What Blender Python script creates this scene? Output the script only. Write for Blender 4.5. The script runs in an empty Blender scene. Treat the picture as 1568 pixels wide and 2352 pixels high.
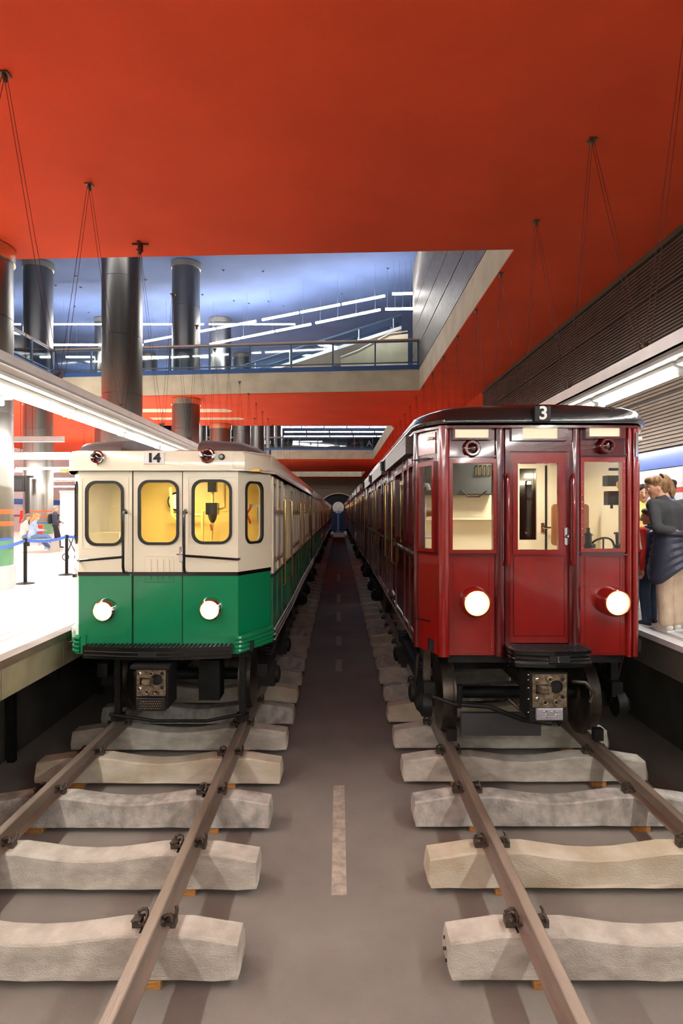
import bpy, bmesh, math, random
from mathutils import Vector, Matrix
from mathutils.geometry import tessellate_polygon
random.seed(7)
S = bpy.context.scene
C = S.collection
PI = math.pi
# ------------------------------------------------------------------ camera, world, exposure
F = 1400.0; VX = 777.0; VY = 1174.0; CZ = 3.0
cd = bpy.data.cameras.new('camera'); cam = bpy.data.objects.new('camera', cd); C.objects.link(cam)
cam.location = (0, 0, CZ); cam.rotation_euler = (PI/2, 0, 0)
cd.sensor_fit = 'VERTICAL'; cd.sensor_height = 36; cd.lens = F/2352*36
cd.shift_x = (784-VX)/2352; cd.shift_y = -(1176-VY)/2352; cd.clip_end = 400
S.camera = cam
w = bpy.data.worlds.new('world'); S.world = w; w.use_nodes = True
w.node_tree.nodes['Background'].inputs[0].default_value = (.9, .85, .8, 1)
w.node_tree.nodes['Background'].inputs[1].default_value = .008
S.view_settings.view_transform = 'Standard'; S.view_settings.look = 'None'
S.view_settings.gamma = 1; S.view_settings.use_curve_mapping = False
S.view_settings.exposure = 1.24
TUBE = 42.0        # emission of the fluorescent tubes over the platforms
HALL = 19.0        # tubes in the upper hall

def X(px, d): return (px-VX)/F*d
def Z(py, d): return CZ+(VY-py)/F*d

# ------------------------------------------------------------------ materials
def lin(c):
    return tuple(((v/255)/12.92 if v/255 <= .04045 else ((v/255+.055)/1.055)**2.4) for v in c)
MC = {}
def mat(name, rgb, rough=.5, metal=0, var=.0, vscale=4, bump=0, bscale=60, coat=0, rgb2=None, spec=.5, stretch=None, rvar=0, detail=6):
    if name in MC: return MC[name]
    m = bpy.data.materials.new(name); m.use_nodes = True; nt = m.node_tree; b = nt.nodes['Principled BSDF']
    c = lin(rgb); b.inputs['Base Color'].default_value = (*c, 1)
    b.inputs['Roughness'].default_value = rough; b.inputs['Metallic'].default_value = metal
    b.inputs['Specular IOR Level'].default_value = spec
    if coat: b.inputs['Coat Weight'].default_value = coat; b.inputs['Coat Roughness'].default_value = .06
    if var or rgb2 or bump or rvar:
        tc = nt.nodes.new('ShaderNodeTexCoord'); mp = nt.nodes.new('ShaderNodeMapping')
        nt.links.new(tc.outputs['Object'], mp.inputs[0])
        if stretch: mp.inputs['Scale'].default_value = stretch
    if var or rgb2:
        n = nt.nodes.new('ShaderNodeTexNoise'); n.inputs['Scale'].default_value = vscale; n.inputs['Detail'].default_value = detail
        nt.links.new(mp.outputs[0], n.inputs['Vector'])
        r = nt.nodes.new('ShaderNodeValToRGB'); c2 = lin(rgb2) if rgb2 else tuple(v*(1-var) for v in c)
        c1 = c if rgb2 else tuple(min(1, v*(1+var)) for v in c)
        r.color_ramp.elements[0].position = .35; r.color_ramp.elements[0].color = (*c2, 1)
        r.color_ramp.elements[1].position = .65; r.color_ramp.elements[1].color = (*c1, 1)
        nt.links.new(n.outputs['Fac'], r.inputs[0]); nt.links.new(r.outputs[0], b.inputs['Base Color'])
    if rvar:
        n3 = nt.nodes.new('ShaderNodeTexNoise'); n3.inputs['Scale'].default_value = vscale*1.7; nt.links.new(mp.outputs[0], n3.inputs['Vector'])
        mr = nt.nodes.new('ShaderNodeMapRange'); mr.inputs[3].default_value = max(.02, rough-rvar); mr.inputs[4].default_value = rough+rvar
        nt.links.new(n3.outputs['Fac'], mr.inputs[0]); nt.links.new(mr.outputs[0], b.inputs['Roughness'])
    if bump:
        n2 = nt.nodes.new('ShaderNodeTexNoise'); n2.inputs['Scale'].default_value = bscale; n2.inputs['Detail'].default_value = 4
        nt.links.new(mp.outputs[0], n2.inputs['Vector'])
        bp = nt.nodes.new('ShaderNodeBump'); bp.inputs['Strength'].default_value = bump; bp.inputs['Distance'].default_value = .01
        nt.links.new(n2.outputs['Fac'], bp.inputs['Height']); nt.links.new(bp.outputs[0], b.inputs['Normal'])
    MC[name] = m; return m
def emit(name, rgb, s, shell=None):
    if name in MC: return MC[name]
    m = bpy.data.materials.new(name); m.use_nodes = True; nt = m.node_tree; b = nt.nodes['Principled BSDF']
    b.inputs['Base Color'].default_value = (.15, .15, .15, 1)
    b.inputs['Emission Color'].default_value = (*rgb, 1); b.inputs['Emission Strength'].default_value = s
    MC[name] = m; return m
def glass(name, tint=(1, 1, 1), refl=.12, mx_=.9):
    if name in MC: return MC[name]
    m = bpy.data.materials.new(name); m.use_nodes = True; nt = m.node_tree; nt.nodes.clear()
    o = nt.nodes.new('ShaderNodeOutputMaterial'); mx = nt.nodes.new('ShaderNodeMixShader')
    t = nt.nodes.new('ShaderNodeBsdfTransparent'); t.inputs[0].default_value = (*tint, 1)
    g = nt.nodes.new('ShaderNodeBsdfGlossy'); g.inputs['Roughness'].default_value = .03
    fr = nt.nodes.new('ShaderNodeLayerWeight'); fr.inputs[0].default_value = .35
    mr = nt.nodes.new('ShaderNodeMapRange'); mr.inputs[3].default_value = refl*.1; mr.inputs[4].default_value = mx_
    nt.links.new(fr.outputs['Fresnel'], mr.inputs[0]); nt.links.new(mr.outputs[0], mx.inputs[0])
    nt.links.new(t.outputs[0], mx.inputs[1]); nt.links.new(g.outputs[0], mx.inputs[2]); nt.links.new(mx.outputs[0], o.inputs[0])
    MC[name] = m; return m

M_orange = mat('orange_paint', (214, 76, 40), .85, var=.06, vscale=.7, bump=.25, bscale=90, spec=.2)
M_blue = mat('blue_plaster', (92, 112, 160), .8, var=.1, vscale=.6, bump=.2, bscale=40)
M_conc = mat('beam_concrete', (196, 184, 156), .85, var=.12, vscale=1.5, bump=.3, bscale=40)
M_pit = mat('pit_concrete', (70, 66, 58), .9, var=.35, vscale=1.3, bump=.5, bscale=20)
M_fascia = mat('fascia_concrete', (168, 160, 130), .85, var=.18, vscale=2.2, bump=.4, bscale=35)
M_nosing = mat('platform_nosing', (120, 104, 88), .5, var=.3, vscale=6, stretch=(1, .3, 1))
M_floor = mat('pit_floor_coating', (140, 132, 124), .95, var=.1, vscale=1.1, bump=.6, bscale=160, spec=.25)
M_line = mat('worn_line_paint', (190, 178, 160), .9, rgb2=(158, 146, 134), vscale=14, bump=.3, bscale=120)
M_sleep = mat('sleeper_concrete', (212, 204, 190), .92, rgb2=(178, 170, 156), vscale=5, bump=.9, bscale=70, stretch=(1, 1, 2.2))
M_sleep2 = mat('sleeper_concrete_stained', (216, 206, 186), .92, rgb2=(190, 176, 150), vscale=3, bump=.7, bscale=45, stretch=(1, 1, 2.2))
M_sleep3 = mat('sleeper_concrete_grey', (196, 190, 180), .92, rgb2=(150, 144, 136), vscale=7, bump=.8, bscale=40, stretch=(1.2, 1, 1))
M_rail = mat('rusty_rail_steel', (170, 154, 140), .45, .3, rgb2=(120, 102, 88), vscale=3, bump=.3, bscale=80, stretch=(1, .15, 1))
M_clip = mat('clip_steel', (90, 80, 70), .6, .5, var=.3, vscale=30)
M_wood = mat('wedge_wood', (206, 150, 82), .8, rgb2=(160, 104, 50), vscale=12, stretch=(1, 6, 6))
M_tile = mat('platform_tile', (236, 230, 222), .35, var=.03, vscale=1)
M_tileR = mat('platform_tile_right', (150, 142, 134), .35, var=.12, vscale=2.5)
M_steel = mat('column_steel', (140, 136, 130), .30, .94, var=.06, vscale=3, bump=.08, bscale=8, stretch=(1, 1, .15))
M_ring = mat('column_ring', (214, 196, 166), .25, .9)
M_alu = mat('aluminium', (206, 200, 192), .4, .7, var=.06, vscale=3)
M_alud = mat('galvanised_tray', (150, 144, 138), .45, .7, var=.1, vscale=5)
M_louv = mat('louvre_bronze', (108, 92, 78), .5, .4, var=.08, vscale=2)
M_louvd = mat('louvre_backing', (44, 36, 30), .8)
M_wire = mat('wire_steel', (90, 40, 28), .6, .3)
M_hook = mat('hook_steel', (110, 92, 74), .5, .7)
M_red = mat('crimson_gloss_paint', (134, 22, 18), .22, var=.1, vscale=3, coat=.7, bump=.10, bscale=14, rvar=.08)
M_redd = mat('dark_crimson_paint', (84, 10, 14), .2, var=.12, vscale=4, coat=.8, bump=.14, bscale=18)
M_cream = mat('cream_gloss_paint', (246, 238, 212), .22, coat=.6, bump=.05, bscale=5)
M_green = mat('emerald_gloss_paint', (10, 132, 84), .2, coat=.6, bump=.05, bscale=4)
M_roofb = mat('black_gloss_roof', (30, 27, 27), .22, coat=.6, bump=.2, bscale=20, var=.1)
M_roofg = mat('brown_grey_roof', (92, 80, 78), .55, var=.1, vscale=5, bump=.2, bscale=60)
M_black = mat('black_gloss', (14, 14, 14), .25, coat=.4)
M_rub = mat('black_rubber', (22, 22, 22), .5)
M_under = mat('underframe_grime', (26, 24, 22), .6, .2, rgb2=(12, 12, 11), vscale=6, bump=.5, bscale=30)
M_wheel = mat('wheel_steel', (104, 94, 84), .4, .7, rgb2=(62, 54, 48), vscale=5)
M_coup = mat('coupler_plate_steel', (150, 140, 118), .45, .6, rgb2=(100, 78, 56), vscale=22, bump=.4, bscale=60)
M_chrome = mat('chrome', (220, 220, 220), .12, 1)
M_brass = mat('brass', (212, 176, 96), .22, 1)
M_grey = mat('contact_box_grey', (160, 160, 168), .5, .2)
M_yel = mat('cab_yellow_paint', (240, 208, 112), .45, var=.04, vscale=2)
M_cabw = mat('cab_cream_paint', (240, 230, 200), .4, var=.04, vscale=2)
M_white = mat('white_enamel', (236, 236, 232), .4)
M_ink = mat('black_ink', (12, 12, 12), .6)
M_dial = mat('dial_white', (230, 230, 225), .3)
M_redp = mat('red_plastic', (190, 60, 40), .4)
M_redk = mat('dark_red_reflector', (110, 8, 12), .3)
M_hr = mat('hall_rod_grey', (110, 124, 150), .6)
M_lens = mat('dark_red_lens', (50, 16, 12), .1, coat=1)
M_lensd = mat('dark_lens', (30, 12, 12), .1, coat=1)
M_brown = mat('seat_brown', (150, 96, 56), .5)
M_railb = mat('railing_blue_grey', (84, 104, 126), .45, .3)
M_handr = mat('handrail_wood', (186, 150, 124), .4)
M_bluetrim = mat('blue_trim_paint', (54, 88, 140), .5)
M_bluepan = mat('blue_enamel_panel', (70, 108, 190), .25, coat=.3)
M_grpan = mat('pale_grey_panel', (208, 208, 208), .4, var=.05)
M_redstripe = mat('red_stripe_paint', (186, 48, 44), .4)
M_orstripe = mat('orange_stripe_paint', (230, 100, 50), .4)
M_grpaint = mat('sage_green_paint', (110, 160, 120), .4)
M_tape = mat('blue_tape', (70, 110, 200), .6)
M_end = mat('end_wall_render', (120, 104, 88), .85, var=.08)
M_tun = mat('tunnel_dark', (40, 40, 42), .9)
G_pane = glass('window_glass', (.97, .97, .95), .14, .3)
G_side = glass('side_window_glass', (.62, .56, .42), .35)
G_rail = glass('balustrade_glass', (.82, .88, .9), .2)
E_tube = emit('fluorescent_tube', (.98, .975, .93), TUBE)
E_fill = emit('added_fill_tube', (.98, .975, .93), 23)  # for the added fill rows behind the camera
E_hall = emit('hall_tube', (1, .98, .95), HALL)
E_head = emit('headlamp_glow', (1, .78, .45), 14)
E_rim = emit('headlamp_rim_glow', (1, .62, .16), 1.6)
E_blind = emit('lit_blind', (1, .84, .52), .36)
E_cab = emit('cab_lamp', (1, .86, .60), 26)
E_cabr = emit('cab_lamp_pale', (1, .92, .80), 38)

# ------------------------------------------------------------------ mesh builder
class MB:
    def __init__(s): s.v = []; s.f = []
    def add(s, vs, fs):
        o = len(s.v); s.v += [tuple(v) for v in vs]; s.f += [tuple(i+o for i in f) for f in fs]; return s
    def box(s, x0, x1, y0, y1, z0, z1):
        return s.add([(x, y, z) for x in (x0, x1) for y in (y0, y1) for z in (z0, z1)],
                     [(0, 1, 3, 2), (4, 6, 7, 5), (0, 4, 5, 1), (2, 3, 7, 6), (0, 2, 6, 4), (1, 5, 7, 3)])
    def bbox(s, x0, x1, y0, y1, z0, z1, b):      # box with the four edges along y... bevelled on the front face
        return s.loft([[(x0, y1, z0), (x1, y1, z0), (x1, y1, z1), (x0, y1, z1)],
                       [(x0, y0+b, z0), (x1, y0+b, z0), (x1, y0+b, z1), (x0, y0+b, z1)],
                       [(x0+b, y0, z0+b), (x1-b, y0, z0+b), (x1-b, y0, z1-b), (x0+b, y0, z1-b)]])
    def loft(s, loops, cap=True, closed=True):
        n = len(loops[0]); vs = [p for l in loops for p in l]; fs = []
        for i in range(len(loops)-1):
            for j in range(n if closed else n-1):
                a = i*n+j; b = i*n+(j+1) % n; fs.append((a, b, b+n, a+n))
        if cap: fs += [tuple(range(n-1, -1, -1)), tuple(range((len(loops)-1)*n, len(loops)*n))]
        return s.add(vs, fs)
    def cyl(s, p0, p1, r0, r1=None, n=12, cap=True):
        p0 = Vector(p0); p1 = Vector(p1); r1 = r0 if r1 is None else r1; d = (p1-p0).normalized()
        a = d.orthogonal().normalized(); b = d.cross(a)
        return s.loft([[p+r*(math.cos(t)*a+math.sin(t)*b) for t in [2*PI*k/n for k in range(n)]] for p, r in ((p0, r0), (p1, r1))], cap)
    def tube(s, pts, r, n=8, closed=False):
        pts = [Vector(p) for p in pts]; L = []
        m = len(pts); ref = None
        for i, p in enumerate(pts):
            d = (pts[(i+1) % m]-pts[i-1]) if closed else (pts[min(i+1, m-1)]-pts[max(i-1, 0)])
            d.normalize()
            if ref is None: ref = d.orthogonal().normalized()
            a = (ref-d*ref.dot(d)).normalized(); ref = a; b = d.cross(a)
            rr = r[i] if isinstance(r, (list, tuple)) else r
            L.append([p+rr*(math.cos(t)*a+math.sin(t)*b) for t in [2*PI*k/n for k in range(n)]])
        if closed: L.append(L[0])
        return s.loft(L, not closed)
    def lathe(s, c, axis, prof, n=20):          # prof: (along, radius)
        c = Vector(c); d = Vector(axis).normalized(); a = d.orthogonal().normalized(); b = d.cross(a)
        return s.loft([[c+d*h+r*(math.cos(t)*a+math.sin(t)*b) for t in [2*PI*k/n for k in range(n)]] for h, r in prof], True)
    def ell(s, c, r, n=10, m=8, R=None):
        vs = []; fs = []; c = Vector(c)
        for i in range(m+1):
            th = PI*i/m
            for j in range(n):
                ph = 2*PI*j/n; v = Vector((r[0]*math.sin(th)*math.cos(ph), r[1]*math.sin(th)*math.sin(ph), r[2]*math.cos(th)))
                vs.append(c+(R @ v if R else v))
        for i in range(m):
            for j in range(n):
                a = i*n+j; b = i*n+(j+1) % n; fs.append((a, a+n, b+n, b))
        return s.add(vs, fs)
    def plate(s, outer, holes, t, fn):           # plate with holes; fn maps (u, v, w) to a point
        loops = [[Vector((p[0], p[1], 0)) for p in l] for l in [outer]+list(holes)]
        flat = [p for l in loops for p in l]; n = len(flat)
        tri = tessellate_polygon(loops)
        vs = [fn(p.x, p.y, 0) for p in flat]+[fn(p.x, p.y, t) for p in flat]
        fs = [tuple(x) for x in tri]+[tuple(i+n for i in reversed(x)) for x in tri]
        o = 0
        for l in loops:
            k = len(l)
            for i in range(k):
                a = o+i; b = o+(i+1) % k; fs.append((a, b, b+n, a+n))
            o += k
        return s.add(vs, fs)
    def build(s, name, m, parent=None, smooth=False, off=None, fixn=True):
        me = bpy.data.meshes.new(name)
        vs = s.v if off is None else [(v[0]-off[0], v[1]-off[1], v[2]-off[2]) for v in s.v]
        me.from_pydata(vs, [], s.f)
        me.materials.append(m)
        bm = bmesh.new(); bm.from_mesh(me)
        bmesh.ops.remove_doubles(bm, verts=bm.verts, dist=1e-6)
        if fixn: bmesh.ops.recalc_face_normals(bm, faces=bm.faces)
        bm.to_mesh(me); bm.free()
        if smooth:
            me.polygons.foreach_set('use_smooth', [True]*len(me.polygons))
            try: me.set_sharp_from_angle(angle=math.radians(38))
            except Exception: pass
        o = bpy.data.objects.new(name, me); C.objects.link(o)
        if parent: o.parent = parent
        return o
def thing(name, label, cat, loc=(0, 0, 0), group=None, rz=0):
    o = bpy.data.objects.new(name, None); C.objects.link(o); o.location = loc; o.rotation_euler = (0, 0, rz)
    o.empty_display_size = .2; o['label'] = label; o['category'] = cat
    if group: o['group'] = group
    return o
def tag(o, label, cat, group=None):
    o['label'] = label; o['category'] = cat
    if group: o['group'] = group
    return o
def struct(o): o['kind'] = 'structure'; return o
def copy_tree(o, loc=None, label=None, group=None, parent=None):
    c = o.copy(); C.objects.link(c); c.parent = parent
    if loc: c.location = loc
    if label: c['label'] = label
    if group: c['group'] = group
    for ch in list(o.children): copy_tree(ch, parent=c)
    return c
def rr(x0, x1, y0, y1, r, n=5):
    pts = []
    for cx, cy, a0 in ((x1-r, y1-r, 0), (x0+r, y1-r, PI/2), (x0+r, y0+r, PI), (x1-r, y0+r, 3*PI/2)):
        for k in range(n+1):
            a = a0+PI/2*k/n; pts.append((cx+r*math.cos(a), cy+r*math.sin(a)))
    return pts
def rect(x0, x1, y0, y1): return [(x0, y0), (x1, y0), (x1, y1), (x0, y1)]
def circ(cx, cy, r, n=20): return [(cx+r*math.cos(2*PI*k/n), cy+r*math.sin(2*PI*k/n)) for k in range(n)]
def text_part(txt, size, m, parent, loc, rot, bold=.01, name='lettering', depth=.002):
    cu = bpy.data.curves.new('t', 'FONT'); cu.body = txt; cu.size = size; cu.extrude = depth; cu.offset = bold*size
    cu.align_x = 'CENTER'; cu.align_y = 'CENTER'; cu.resolution_u = 5
    t = bpy.data.objects.new('t', cu); C.objects.link(t)
    me = bpy.data.meshes.new_from_object(t.evaluated_get(bpy.context.evaluated_depsgraph_get()))
    bpy.data.objects.remove(t); me.materials.clear(); me.materials.append(m); me.name = name
    o = bpy.data.objects.new(name, me); C.objects.link(o); o.parent = parent; o.location = loc; o.rotation_euler = rot
    return o
# ------------------------------------------------------------------ the station shell
HC = CZ+4.7            # orange ceiling
HU = CZ+5.57           # upper floor
HB = CZ+10.4           # blue ceiling
PZ = 1.62              # platform top
XW = 5.65; XH = 3.16; XL = -11.9; XLL = -24.0; YN = -9.0; YE = 87.0
LE = -3.13; RE = 3.52
ident = lambda u, v, w: (u, v, w)
fl = struct(MB().box(-4.2, 4.5, YN, YE, -.1, 0).build('floor', M_floor))
h1 = [(XL, 11.65), (XH, 10.95), (XH, 23.84), (XL, 25.35)]
h2 = [(XL, 33.5), (XH-.25, 33.5), (XH, 34.6), (XH, 55.3), (XL, 55.3)]
h3 = [(XL, 72.3), (XH, 72.3), (XH, 83.3), (XL, 83.3)]
slot1 = [(-9.6, 28.0), (-5.2, 28.0), (-4.9, 28.6), (-5.2, 29.2), (-9.6, 29.2)]
slot2 = [(-9.6, 30.6), (-5.0, 30.6), (-4.7, 31.1), (-5.0, 31.6), (-9.6, 31.6)]
struct(MB().plate(rect(XLL, XW+.2, YN, YE), [h1, h2, h3, slot1, slot2], .03, lambda u, v, w: (u, v, HC+w)).build('ceiling', M_orange))
# concrete slab edges round the openings (the upper floor slab)
sl = MB().plate(rect(XLL, XW+.2, YN, YE), [h1, h2, h3], HU-HC-.03, lambda u, v, w: (u, v, HC+.03+w))
struct(sl.build('trim_1', M_conc))
struct(MB().box(XLL, XW+.4, YN, 92, HB, HB+.3).build('ceiling_upper', M_blue))
struct(MB().box(-24.3, -24, YN, 92, 0, HB).build('wall_left', M_grpan))
struct(MB().box(XLL, XW+.4, 91.7, 92, HU, HB).build('wall_back_upper', M_end))
struct(MB().box(-24.3, XW+.4, YN-.2, YN, 0, HB).build('wall_behind', M_end))
# panelled wall over the right edge of the opening
pw = struct(MB().box(XH+.05, XH+.3, 8, 25.9, HU, HB).build('wall_upper_right', M_louvd))
rows = 5; rh = (HB-HU)/rows
for r in range(rows):
    for k in range(6):
        y0 = 8+k*2.983; mb = MB(); n = 14
        z0 = HU+r*rh+.02; z1 = HU+(r+1)*rh-.03
        loop = []
        for i in range(n):
            za = z0+(z1-z0)*i/n; zb = z0+(z1-z0)*(i+.6)/n
            loop += [(XH+.04, za), (XH-.01, za+.012), (XH-.01, zb), (XH+.04, zb+.012)]
        loop += [(XH+.06, z1), (XH+.06, z0)]
        mb.loft([[(x, y0+.01, z) for x, z in loop], [(x, y0+2.973, z) for x, z in loop]])
        mb.build('panel', M_alud, pw)
struct(MB().box(XH+.3, XW+.4, 8, 26, HU, HB).build('wall_upper_block', M_end))
# right platform wall: louvred above, blue, grey and red bands below
wr = struct(MB().box(XW+.05, XW+.4, YN, 23.9, PZ-.1, HC).build('wall_right', M_louvd))
seams = [(CZ+4.58, CZ+3.90), (CZ+3.86, CZ+3.05), (CZ+3.01, CZ+2.05), (CZ+2.01, CZ+1.10)]
for z1, z0 in seams:
    n = int((z1-z0)/.062)
    for k in range(13):
        y0 = -3+k*2.07; loop = []
        for i in range(n):
            za = z0+(z1-z0)*i/n; zb = za+(z1-z0)/n*.62
            loop += [(XW+.04, za), (XW, za+.01), (XW, zb), (XW+.04, zb+.012)]
        loop += [(XW+.06, z1), (XW+.06, z0)]
        mb = MB().loft([[(x, y0+.004, z) for x, z in loop], [(x, y0+2.064, z) for x, z in loop]])
        mb.build('panel', M_louv, wr)
struct(MB().box(XW-.04, XW+.06, YN, 23.9, CZ+4.6, HC).build('trim_2', mat('dark_bronze_trim', (84, 74, 52), .6)))
MB().tube([(XW-.05, -3, CZ+2.98), (XW-.05, 23.8, CZ+2.98)], .018).build('conduit', M_alu, wr)
for k in range(13):
    y0 = -3+k*2.07
    MB().box(XW-.02, XW+.06, y0+.01, y0+2.06, CZ+.75, CZ+1.07).build('panel', M_bluepan, wr)
    MB().box(XW, XW+.06, y0+.01, y0+2.06, CZ+.40, CZ+.74).build('panel', M_grpan, wr)
    MB().box(XW-.005, XW+.06, y0+.01, y0+2.06, CZ+.32, CZ+.395).build('panel', M_redstripe, wr)
    MB().box(XW, XW+.06, y0+.01, y0+2.06, PZ+.1, CZ+.315).build('panel', M_grpan, wr)
struct(MB().box(XW, XW+.4, 23.9, YE, PZ-.1, HC).build('wall_right_orange', M_orange))
# end wall with the tunnel mouth
AZ = 2.3; AR = 3.17
struct(MB().plate(rect(XLL, XW+.4, 0, HC), [[(p[0], p[1]) for p in circ(0, AZ, AR, 40) if p[1] > .02]+[]], .4, lambda u, v, w: (u, YE+w, v)).build('wall_end', M_end))
arch = [(math.cos(a), math.sin(a)) for a in [PI*k/28 for k in range(29)]]
struct(MB().loft([[(c*AR, YE-.12, AZ+s_*AR), (c*(AR+.14), YE-.12, AZ+s_*(AR+.14)), (c*(AR+.14), YE+.1, AZ+s_*(AR+.14)), (c*AR, YE+.1, AZ+s_*AR)] for c, s_ in arch]).build('trim_3', M_conc))
struct(MB().loft([[(c*AR*1.02, YE+.35, AZ+s_*AR*1.02) for c, s_ in arch]+[(-AR*1.02, YE+.35, 0), (AR*1.02, YE+.35, 0)], [(c*AR*1.02, YE+9, AZ+s_*AR*1.02) for c, s_ in arch]+[(-AR*1.02, YE+9, 0), (AR*1.02, YE+9, 0)]]).build('tunnel', M_tun))
gt = thing('tunnel_gate', 'blue barred gate closing the far tunnel mouth', 'gate', (0, 84, 0))
for k in range(11):
    MB().box(-1.6, 1.6, -.03, .03, .3+k*.26, .36+k*.26).build('bar', M_bluetrim, gt)
for x in (-1.6, 0, 1.6): MB().box(x-.05, x+.05, -.05, .05, 0, 3.1).build('post', M_bluepan, gt)
fn_ = thing('tunnel_fan', 'round pale ventilation fan in the far tunnel mouth', 'fan', (-.02, 84.2, 3.5))
f = MB(); f.lathe((0, 0, 0), (0, 1, 0), [(0, .70), (0, .80), (.3, .80), (.3, .70)], 28).build('housing', M_alu, fn_, True)
for k in range(6):
    a = k*PI/3; c, s_ = math.cos(a), math.sin(a)
    MB().loft([[(c*.1-s_*.05, .02, s_*.1+c*.05), (c*.1+s_*.05, .10, s_*.1-c*.05), (c*.1+s_*.05, .12, s_*.1-c*.05), (c*.1-s_*.05, .04, s_*.1+c*.05)],
               [(c*.68-s_*.22, .02, s_*.68+c*.22), (c*.68+s_*.22, .16, s_*.68-c*.22), (c*.68+s_*.22, .18, s_*.68-c*.22), (c*.68-s_*.22, .04, s_*.68+c*.22)]]).build('blade', M_white, fn_)
MB().lathe((0, -.02, 0), (0, 1, 0), [(0, .08), (.02, .13), (.2, .13)], 16).build('hub', M_alu, fn_, True)
fp = thing('fan_pedestal', 'grey pedestal under the far tunnel fan', 'pedestal', (-.02, 84.35, 0))
MB().box(-.25, .25, -.2, .3, 0, .3).box(-.12, .12, -.1, .15, .3, 2.72).build('pedestal', M_alud, fp)

# pit walls and platforms
struct(MB().box(-4.3, -4.0, YN, YE, 0, PZ-.3).build('wall_pit_left', M_pit))
struct(MB().box(4.3, 4.6, YN, YE, 0, PZ-.3).build('wall_pit_right', M_pit))
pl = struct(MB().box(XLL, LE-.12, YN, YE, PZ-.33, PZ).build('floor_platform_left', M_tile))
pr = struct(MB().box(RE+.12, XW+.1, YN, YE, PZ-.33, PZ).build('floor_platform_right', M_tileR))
for k in range(46):
    y0 = -3.3+k*1.28
    MB().box(LE-.12, LE, y0+.008, y0+1.272, PZ-.38, PZ-.085).build('panel', M_fascia, pl)
    MB().box(LE-.12, LE+.03, y0+.002, y0+1.278, PZ-.08, PZ+.001).build('nosing', M_nosing, pl)
    MB().box(RE, RE+.12, y0+.008, y0+1.272, PZ-.38, PZ-.065).build('panel', M_pit, pr)
    MB().box(RE-.03, RE+.12, y0+.002, y0+1.278, PZ-.06, PZ+.001).build('nosing', M_grpan, pr)
for x, m in ((LE-.45, M_nosing), (LE-.62, M_nosing)):
    mb = MB()
    for k in range(60): mb.box(x-.012, x+.012, -2+k*.6, -2+k*.6+.55, PZ, PZ+.003)
    o = mb.build('guide_line', mat('guide_line_grey', (190, 180, 170), .5), pl); o['kind'] = 'stuff'
mb = MB().box(RE+.20, RE+.32, -3, 60, PZ, PZ+.004); mb.build('guide_line', M_grpan, pr)
# brackets under the left platform edge
for i, y in enumerate((4.6, 7.3, 10.0)):
    b = MB().box(-4.0, -3.35, y-.04, y+.04, 1.02, 1.10).box(-3.95, -3.87, y-.04, y+.04, 0, 1.02)
    struct(b.build('trim_%d' % (i+4), M_under))
# worn dashes on the pit floor
for i, (a, b) in enumerate(((4.76, 6.66), (11.4, 12.3), (13.6, 14.6), (16.6, 18.0), (20, 22), (26, 29))):
    o = MB().box(-.055, .085-.02, a, b, .0, .004).build('floor_dash', M_line)
    tag(o, ['pale worn dash painted on the pit floor, nearest the camera', 'second worn floor dash, in the dark between the trains', 'third worn floor dash from the camera between the trains',
            'fourth worn floor dash from the camera between the trains', 'fifth worn floor dash far between the trains', 'farthest worn floor dash between the trains'][i], 'line')
tag(MB().ell((1.37*1.0, 3.76, .012), (.012, .01, .012)).build('paper_scrap', M_white), 'tiny white pebble lying on the floor between right rails', 'pebble')

# ------------------------------------------------------------------ balconies
def balcony(name, label, p0, p1, z, n):
    t = thing(name, label, 'railing', (p0[0], p0[1], z)); a = Vector((p0[0], p0[1], 0)); b = Vector((p1[0], p1[1], 0)); d = b-a; L = d.length; u = d/L; nrm = Vector((-u.y, u.x, 0))
    def bar(s0, s1, z0, z1, w0, w1):
        pts = []
        for s_ in (s0, s1):
            for w_ in (w0, w1):
                for zz in (z0, z1): q = u*s_+nrm*w_; pts.append((q.x, q.y, zz))
        return pts, [(0, 1, 3, 2), (4, 6, 7, 5), (0, 4, 5, 1), (2, 3, 7, 6), (0, 2, 6, 4), (1, 5, 7, 3)]
    MB().add(*bar(0, L, -.02, .14, -.04, .10)).build('edge_strip', M_bluetrim, t)
    MB().add(*bar(0, L, .22, .27, 0, .06)).build('bottom_rail', M_railb, t)
    q0 = u*0+nrm*.03; q1 = u*L+nrm*.03
    MB().tube([(q0.x, q0.y, 1.14), (q1.x, q1.y, 1.14)], .04).build('handrail', M_handr, t, True)
    MB().add(*bar(0, L, 1.04, 1.10, 0, .06)).build('top_rail', M_railb, t)
    for k in range(n+1):
        s_ = .05+(L-.1)*k/n
        MB().add(*bar(s_-.035, s_+.035, 0, 1.1, -.01, .07)).build('post', M_railb, t)
        if k < n: MB().add(*bar(s_+.05, s_+(L-.1)/n-.05, .28, 1.02, .025, .035)).build('glass_panel', G_rail, t)
    return t
balcony('balcony_railing', 'glass railing with wooden handrail across the near upper balcony', (XH, 23.84), (XL, 25.35), HU, 9)
balcony('balcony_railing', 'glass railing down the left side of the near opening', (XL, 25.3), (XL, 11.8), HU, 8)
balcony('balcony_railing', 'far thin railing of the second balcony above the train roofs', (XH, 55.3), (XL, 55.3), HU, 9)

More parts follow.
